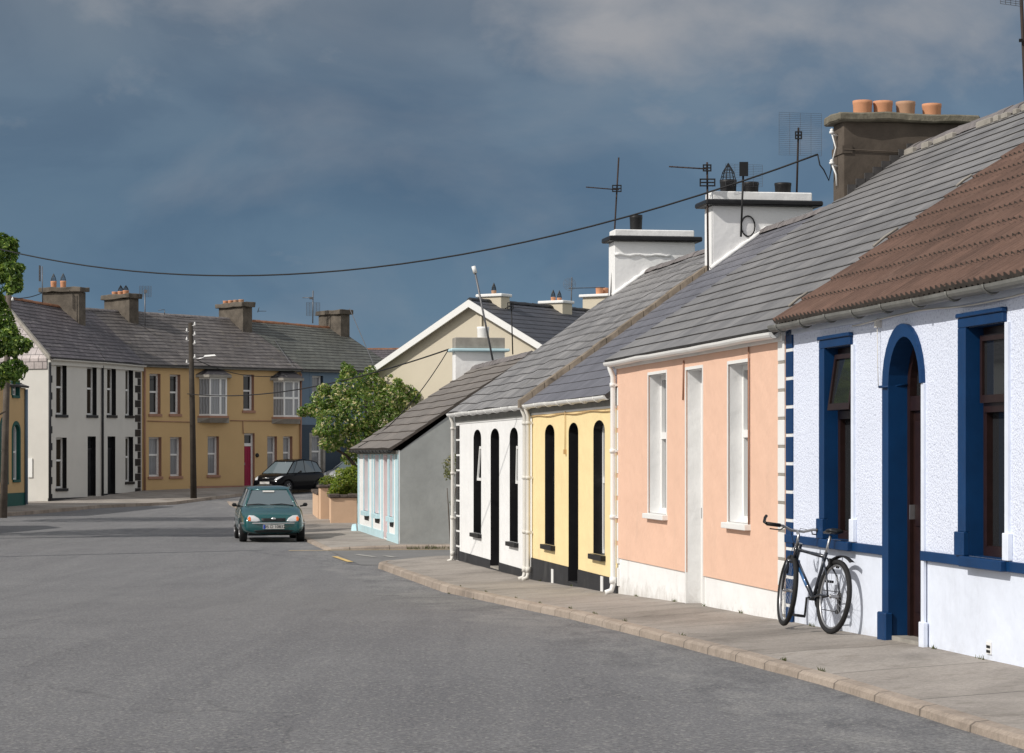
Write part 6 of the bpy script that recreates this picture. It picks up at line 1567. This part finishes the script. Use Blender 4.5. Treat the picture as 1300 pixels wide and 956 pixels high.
patch(C, 'grille', 'plasticblack', [(0,-.30,.515),(0,.30,.515),(0,.30,.60),(0,-.30,.60)])
patch(C, 'air_intake', 'plasticblack', [(0,-.42,.245),(0,.42,.245),(0,.50,.30),(0,.25,.315),(0,-.25,.315),(0,-.50,.30)])
b = MB(); b.tube([(hl*.86,-.79,.475),(hl*.95,-.66,.475),(hl*1.0,-.4,.475),(hl*1.012,0,.475),(hl*1.0,.4,.475),(hl*.95,.66,.475),(hl*.86,.79,.475)], .016, 6); b.build('bumper_strip', 'chrome', C)
b = MB(); b.lathe([(.0,0),(.06,0),(.06,.012),(0,.012)], (0,0,0), 16); o = b.build('badge', 'chrome', C); o.location = (hl*.985,0,.585); o.rotation_euler = (0, math.pi/2, 0); o.scale = (.55,1,1)
b = MB(); b.box(hl*1.0, hl*1.0+.02, -.26, .26, .335, .445, 0, .003); pb = b.build('number_plate', 'plate', C)
b = MB(); b.box(hl*1.0+.019, hl*1.0+.023, -.255, -.205, .34, .44); b.build('plate_band', 'euro', pb)
text_mesh('plate_text', '95 D 10832', .105, 'plasticblack', pb, (hl*1.0+.022, .03, .39), (math.pi/2, 0, math.pi/2))
wsn = Vector((.34, 0, .45)).normalized()
b = MB()
for (y0, y1) in ((-.60,.0),(-.02,.56)): b.tube([(hl*.445,y1,.885),(hl*.40,(y0+y1)/2,.925),(hl*.415,y0,.905)], .012, 5)
b.build('wipers', 'plasticblack', C)
b = MB(); b.hexa([(hl*.155,-.17,1.205),(hl*.155,.12,1.205),(hl*.150,.12,1.205),(hl*.150,-.17,1.205),(hl*.125,-.17,1.245),(hl*.125,.12,1.245),(hl*.120,.12,1.245),(hl*.120,-.17,1.245)]); o = b.build('sun_strip', 'plate', C); o.location = (.022,0,.008)
# black rounded hatchback, three-quarter view
f2 = Vector((-0.50, -0.866)); ang2 = math.atan2(f2.y, f2.x); c2 = Vector((-10.15, 107.6))
spec2 = dict(rw=.30, axles=(.64,-.66), mirror=(.40,1.0),
  sts=[(-1.0,.80,.78,.40),(-.96,.92,.88,.28),(-.82,.98,.97,.20),(-.4,.98,1.0,.18),(0,.97,1.0,.18),(.4,.95,1.0,.18),(.55,.92,.98,.18),(.75,.84,.95,.19),(.90,.74,.88,.21),(.97,.60,.80,.24),(.99,.38,.76,.27)],
  cab=[(.60,.80,.92,.20,.60,1.44),(.38,.87,.94,.08,.66,1.49),(-.10,.90,.95,-.16,.68,1.52),(-.52,.90,.97,-.50,.66,1.49),(-.92,.76,.98,-.78,.58,1.40)])
C, hl, hw = car((c2.x, c2.y, Rh(107.0)+.0), ang2, 'black rounded hatchback parked before the ochre terrace', 'carblack', 3.75, 1.70, 1.53, spec2)
for s in (-1, 1): patch(C, 'headlight', 'carlamp', [(0, s*.45, .62), (0, s*.58, .60), (0, s*.68, .70), (0, s*.70, .80), (0, s*.62, .80), (0, s*.50, .72)])
patch(C, 'grille', 'plasticblack', [(hl*.985,-.45,.28),(hl*.985,.45,.28),(hl*.97,.40,.45),(hl*.97,-.40,.45)], .03)
b = MB(); b.box(hl*1.0, hl*1.0+.02, -.26, .26, .44, .55); pb = b.build('number_plate', 'plate', C)
b = MB(); b.tube([(hl*.955,-.18,.70),(hl*.965,0,.71),(hl*.955,.18,.70)], .02, 6); b.build('bonnet_trim', 'chrome', C)
# silver car beyond, mostly hidden by the bushes
C, hl, hw = car((-7.2, 113.3, Rh(112.5)), math.atan2(-.75, -.66), 'silver car partly hidden behind the garden bush', 'carsilver', 4.1, 1.70, 1.42, dict(spec2))
for s in (-1, 1): patch(C, 'headlight', 'carlamp', [(hl*.93, s*.42, .58), (hl*.88, s*.62, .58), (hl*.80, s*.72, .68), (hl*.84, s*.58, .74)], .05)

# ================================================================ light, sky, camera
el = math.radians(38); hd = Vector((-0.871, -0.491)).normalized()
S = Vector((hd.x*math.cos(el), hd.y*math.cos(el), math.sin(el)))
sun = bpy.data.lights.new('sun', 'SUN'); sun.energy = 3.45; sun.angle = math.radians(0.53); sun.color = (1.0, 0.95, 0.87)
so = bpy.data.objects.new('sun', sun); COL.objects.link(so); so.rotation_euler = (-S).to_track_quat('-Z', 'Y').to_euler(); so.location = (-30,-20,40)

w = bpy.data.worlds.new('World'); sc.world = w; w.use_nodes = True; t = w.node_tree; t.nodes.clear()
out = N(t, 'ShaderNodeOutputWorld'); bg = N(t, 'ShaderNodeBackground'); bg.inputs['Strength'].default_value = 0.1; t.links.new(bg.outputs[0], out.inputs[0])
sky = N(t, 'ShaderNodeTexSky', sky_type='NISHITA'); sky.sun_disc = False; sky.sun_elevation = el; sky.sun_rotation = math.atan2(S.x, S.y); sky.air_density = 1.0; sky.dust_density = 1.5
tc = N(t, 'ShaderNodeTexCoord'); V = tc.outputs['Generated']
sep = N(t, 'ShaderNodeSeparateXYZ'); t.links.new(V, sep.inputs[0])
mp = N(t, 'ShaderNodeMapping'); mp.inputs['Scale'].default_value = (1, 1, 1.7); mp.inputs['Location'].default_value = (0.37, 0.1, 0.22); t.links.new(V, mp.inputs[0])
# storm cloud base: dark blue-grey, paler toward the horizon
zr_ = N(t, 'ShaderNodeMapRange'); zr_.inputs['From Min'].default_value = 0.0; zr_.inputs['From Max'].default_value = 0.2; t.links.new(sep.outputs['Z'], zr_.inputs['Value'])
basec = ramp(t, zr_.outputs[0], [(0.0, (1.32,2.08,2.80)), (0.30, (1.10,1.86,2.72)), (0.55, (1.0,1.66,2.46)), (0.75, (1.18,1.76,2.48)), (1.0, (1.55,1.95,2.48))])
n1 = noise(t, mp.outputs[0], 7.5, 8, 0.5, 0.5); n2 = noise(t, mp.outputs[0], 15, 7, 0.52, 0.2)
soft = ramp(t, n1, [(0.36, (0.86,0.88,0.91)), (0.47, (0.95,0.96,0.97)), (0.53, (1.08,1.06,1.04)), (0.68, (1.22,1.16,1.10))])
gx = N(t, 'ShaderNodeMapRange'); gx.inputs['From Min'].default_value = -0.05; gx.inputs['From Max'].default_value = 0.2; gx.inputs['To Min'].default_value = 1.0; gx.inputs['To Max'].default_value = 1.22; t.links.new(sep.outputs['X'], gx.inputs['Value'])
cbase = mix(t, 1.0, mix(t, 1.0, basec, soft, 'MULTIPLY'), gx.outputs[0], 'MULTIPLY')
# bright cumulus: one main bank high right of centre, a smaller one farther right
def blob(cx_, cz_, rx_, rz_):
    ax_ = N(t, 'ShaderNodeMath', operation='SUBTRACT'); t.links.new(sep.outputs['X'], ax_.inputs[0]); ax_.inputs[1].default_value = cx_
    az_ = N(t, 'ShaderNodeMath', operation='SUBTRACT'); t.links.new(sep.outputs['Z'], az_.inputs[0]); az_.inputs[1].default_value = cz_
    dx_ = N(t, 'ShaderNodeMath', operation='DIVIDE'); t.links.new(ax_.outputs[0], dx_.inputs[0]); dx_.inputs[1].default_value = rx_
    dz_ = N(t, 'ShaderNodeMath', operation='DIVIDE'); t.links.new(az_.outputs[0], dz_.inputs[0]); dz_.inputs[1].default_value = rz_
    cv = N(t, 'ShaderNodeCombineXYZ'); t.links.new(dx_.outputs[0], cv.inputs[0]); t.links.new(dz_.outputs[0], cv.inputs[1])
    ln = N(t, 'ShaderNodeVectorMath', operation='LENGTH'); t.links.new(cv.outputs[0], ln.inputs[0])
    mr = N(t, 'ShaderNodeMapRange', interpolation_type='SMOOTHSTEP'); mr.inputs['From Min'].default_value = 1.25; mr.inputs['From Max'].default_value = 0.0; t.links.new(ln.outputs['Value'], mr.inputs['Value'])
    return mr.outputs[0]
def madd(a, k, c):
    m_ = N(t, 'ShaderNodeMath', operation='MULTIPLY_ADD'); t.links.new(a, m_.inputs[0]); m_.inputs[1].default_value = k
    if isinstance(c, (int, float)): m_.inputs[2].default_value = c
    else: t.links.new(c, m_.inputs[2])
    return m_.outputs[0]
n3 = noise(t, mp.outputs[0], 19, 9, 0.55, 0.25)
tot = madd(blob(0.045, 0.185, 0.075, 0.05), 0.60, madd(blob(0.16, 0.17, 0.08, 0.04), 0.38, madd(blob(-0.13, 0.19, 0.12, 0.03), 0.22, madd(n3, 1.15, -0.48))))
cm = ramp(t, tot, [(0.24, (0,0,0)), (0.47, (0.42,)*3), (0.78, (1,1,1))])
wsp = ramp(t, noise(t, mp.outputs[0], 9, 7, 0.55, 0.4), [(0.5, (0,0,0)), (0.60, (0.10,)*3), (0.75, (0.30,)*3)])
mx_ = N(t, 'ShaderNodeMath', operation='MAXIMUM'); t.links.new(cm, mx_.inputs[0]); t.links.new(wsp, mx_.inputs[1])
mm2 = mx_
front = mix(t, mm2.outputs[0], cbase, (3.3,3.4,3.65))
# bright broken cloud over the rest of the sky (behind and to the left)
nb = noise(t, V, 2.5, 5, 0.55, 0.3)
side_ = mix(t, ramp(t, nb, [(0.36, (0,0,0)), (0.52, (1,1,1))]), sky.outputs[0], (7.0,6.95,6.9))
fy = N(t, 'ShaderNodeMapRange', interpolation_type='SMOOTHSTEP'); fy.inputs['From Min'].default_value = 0.45; fy.inputs['From Max'].default_value = 0.90; t.links.new(sep.outputs['Y'], fy.inputs['Value'])
fin = mix(t, fy.outputs[0], side_, front)
t.links.new(fin, bg.inputs['Color'])

cd = bpy.data.cameras.new('camera'); co = bpy.data.objects.new('camera', cd); COL.objects.link(co)
co.location = (0, 0, EYE); co.rotation_euler = (math.pi/2, 0, 0); cd.sensor_width = 36; cd.lens = FPX/1300*36; cd.shift_y = (HY-478)/1300; cd.clip_start = 0.1; cd.clip_end = 5000
sc.camera = co
sc.view_settings.view_transform = 'Standard'; sc.view_settings.look = 'None'; sc.view_settings.gamma = 1; sc.view_settings.exposure = 0
sc.render.resolution_x = 1024; sc.render.resolution_y = 753
sc.cycles.max_bounces = 6; sc.cycles.use_denoising = True
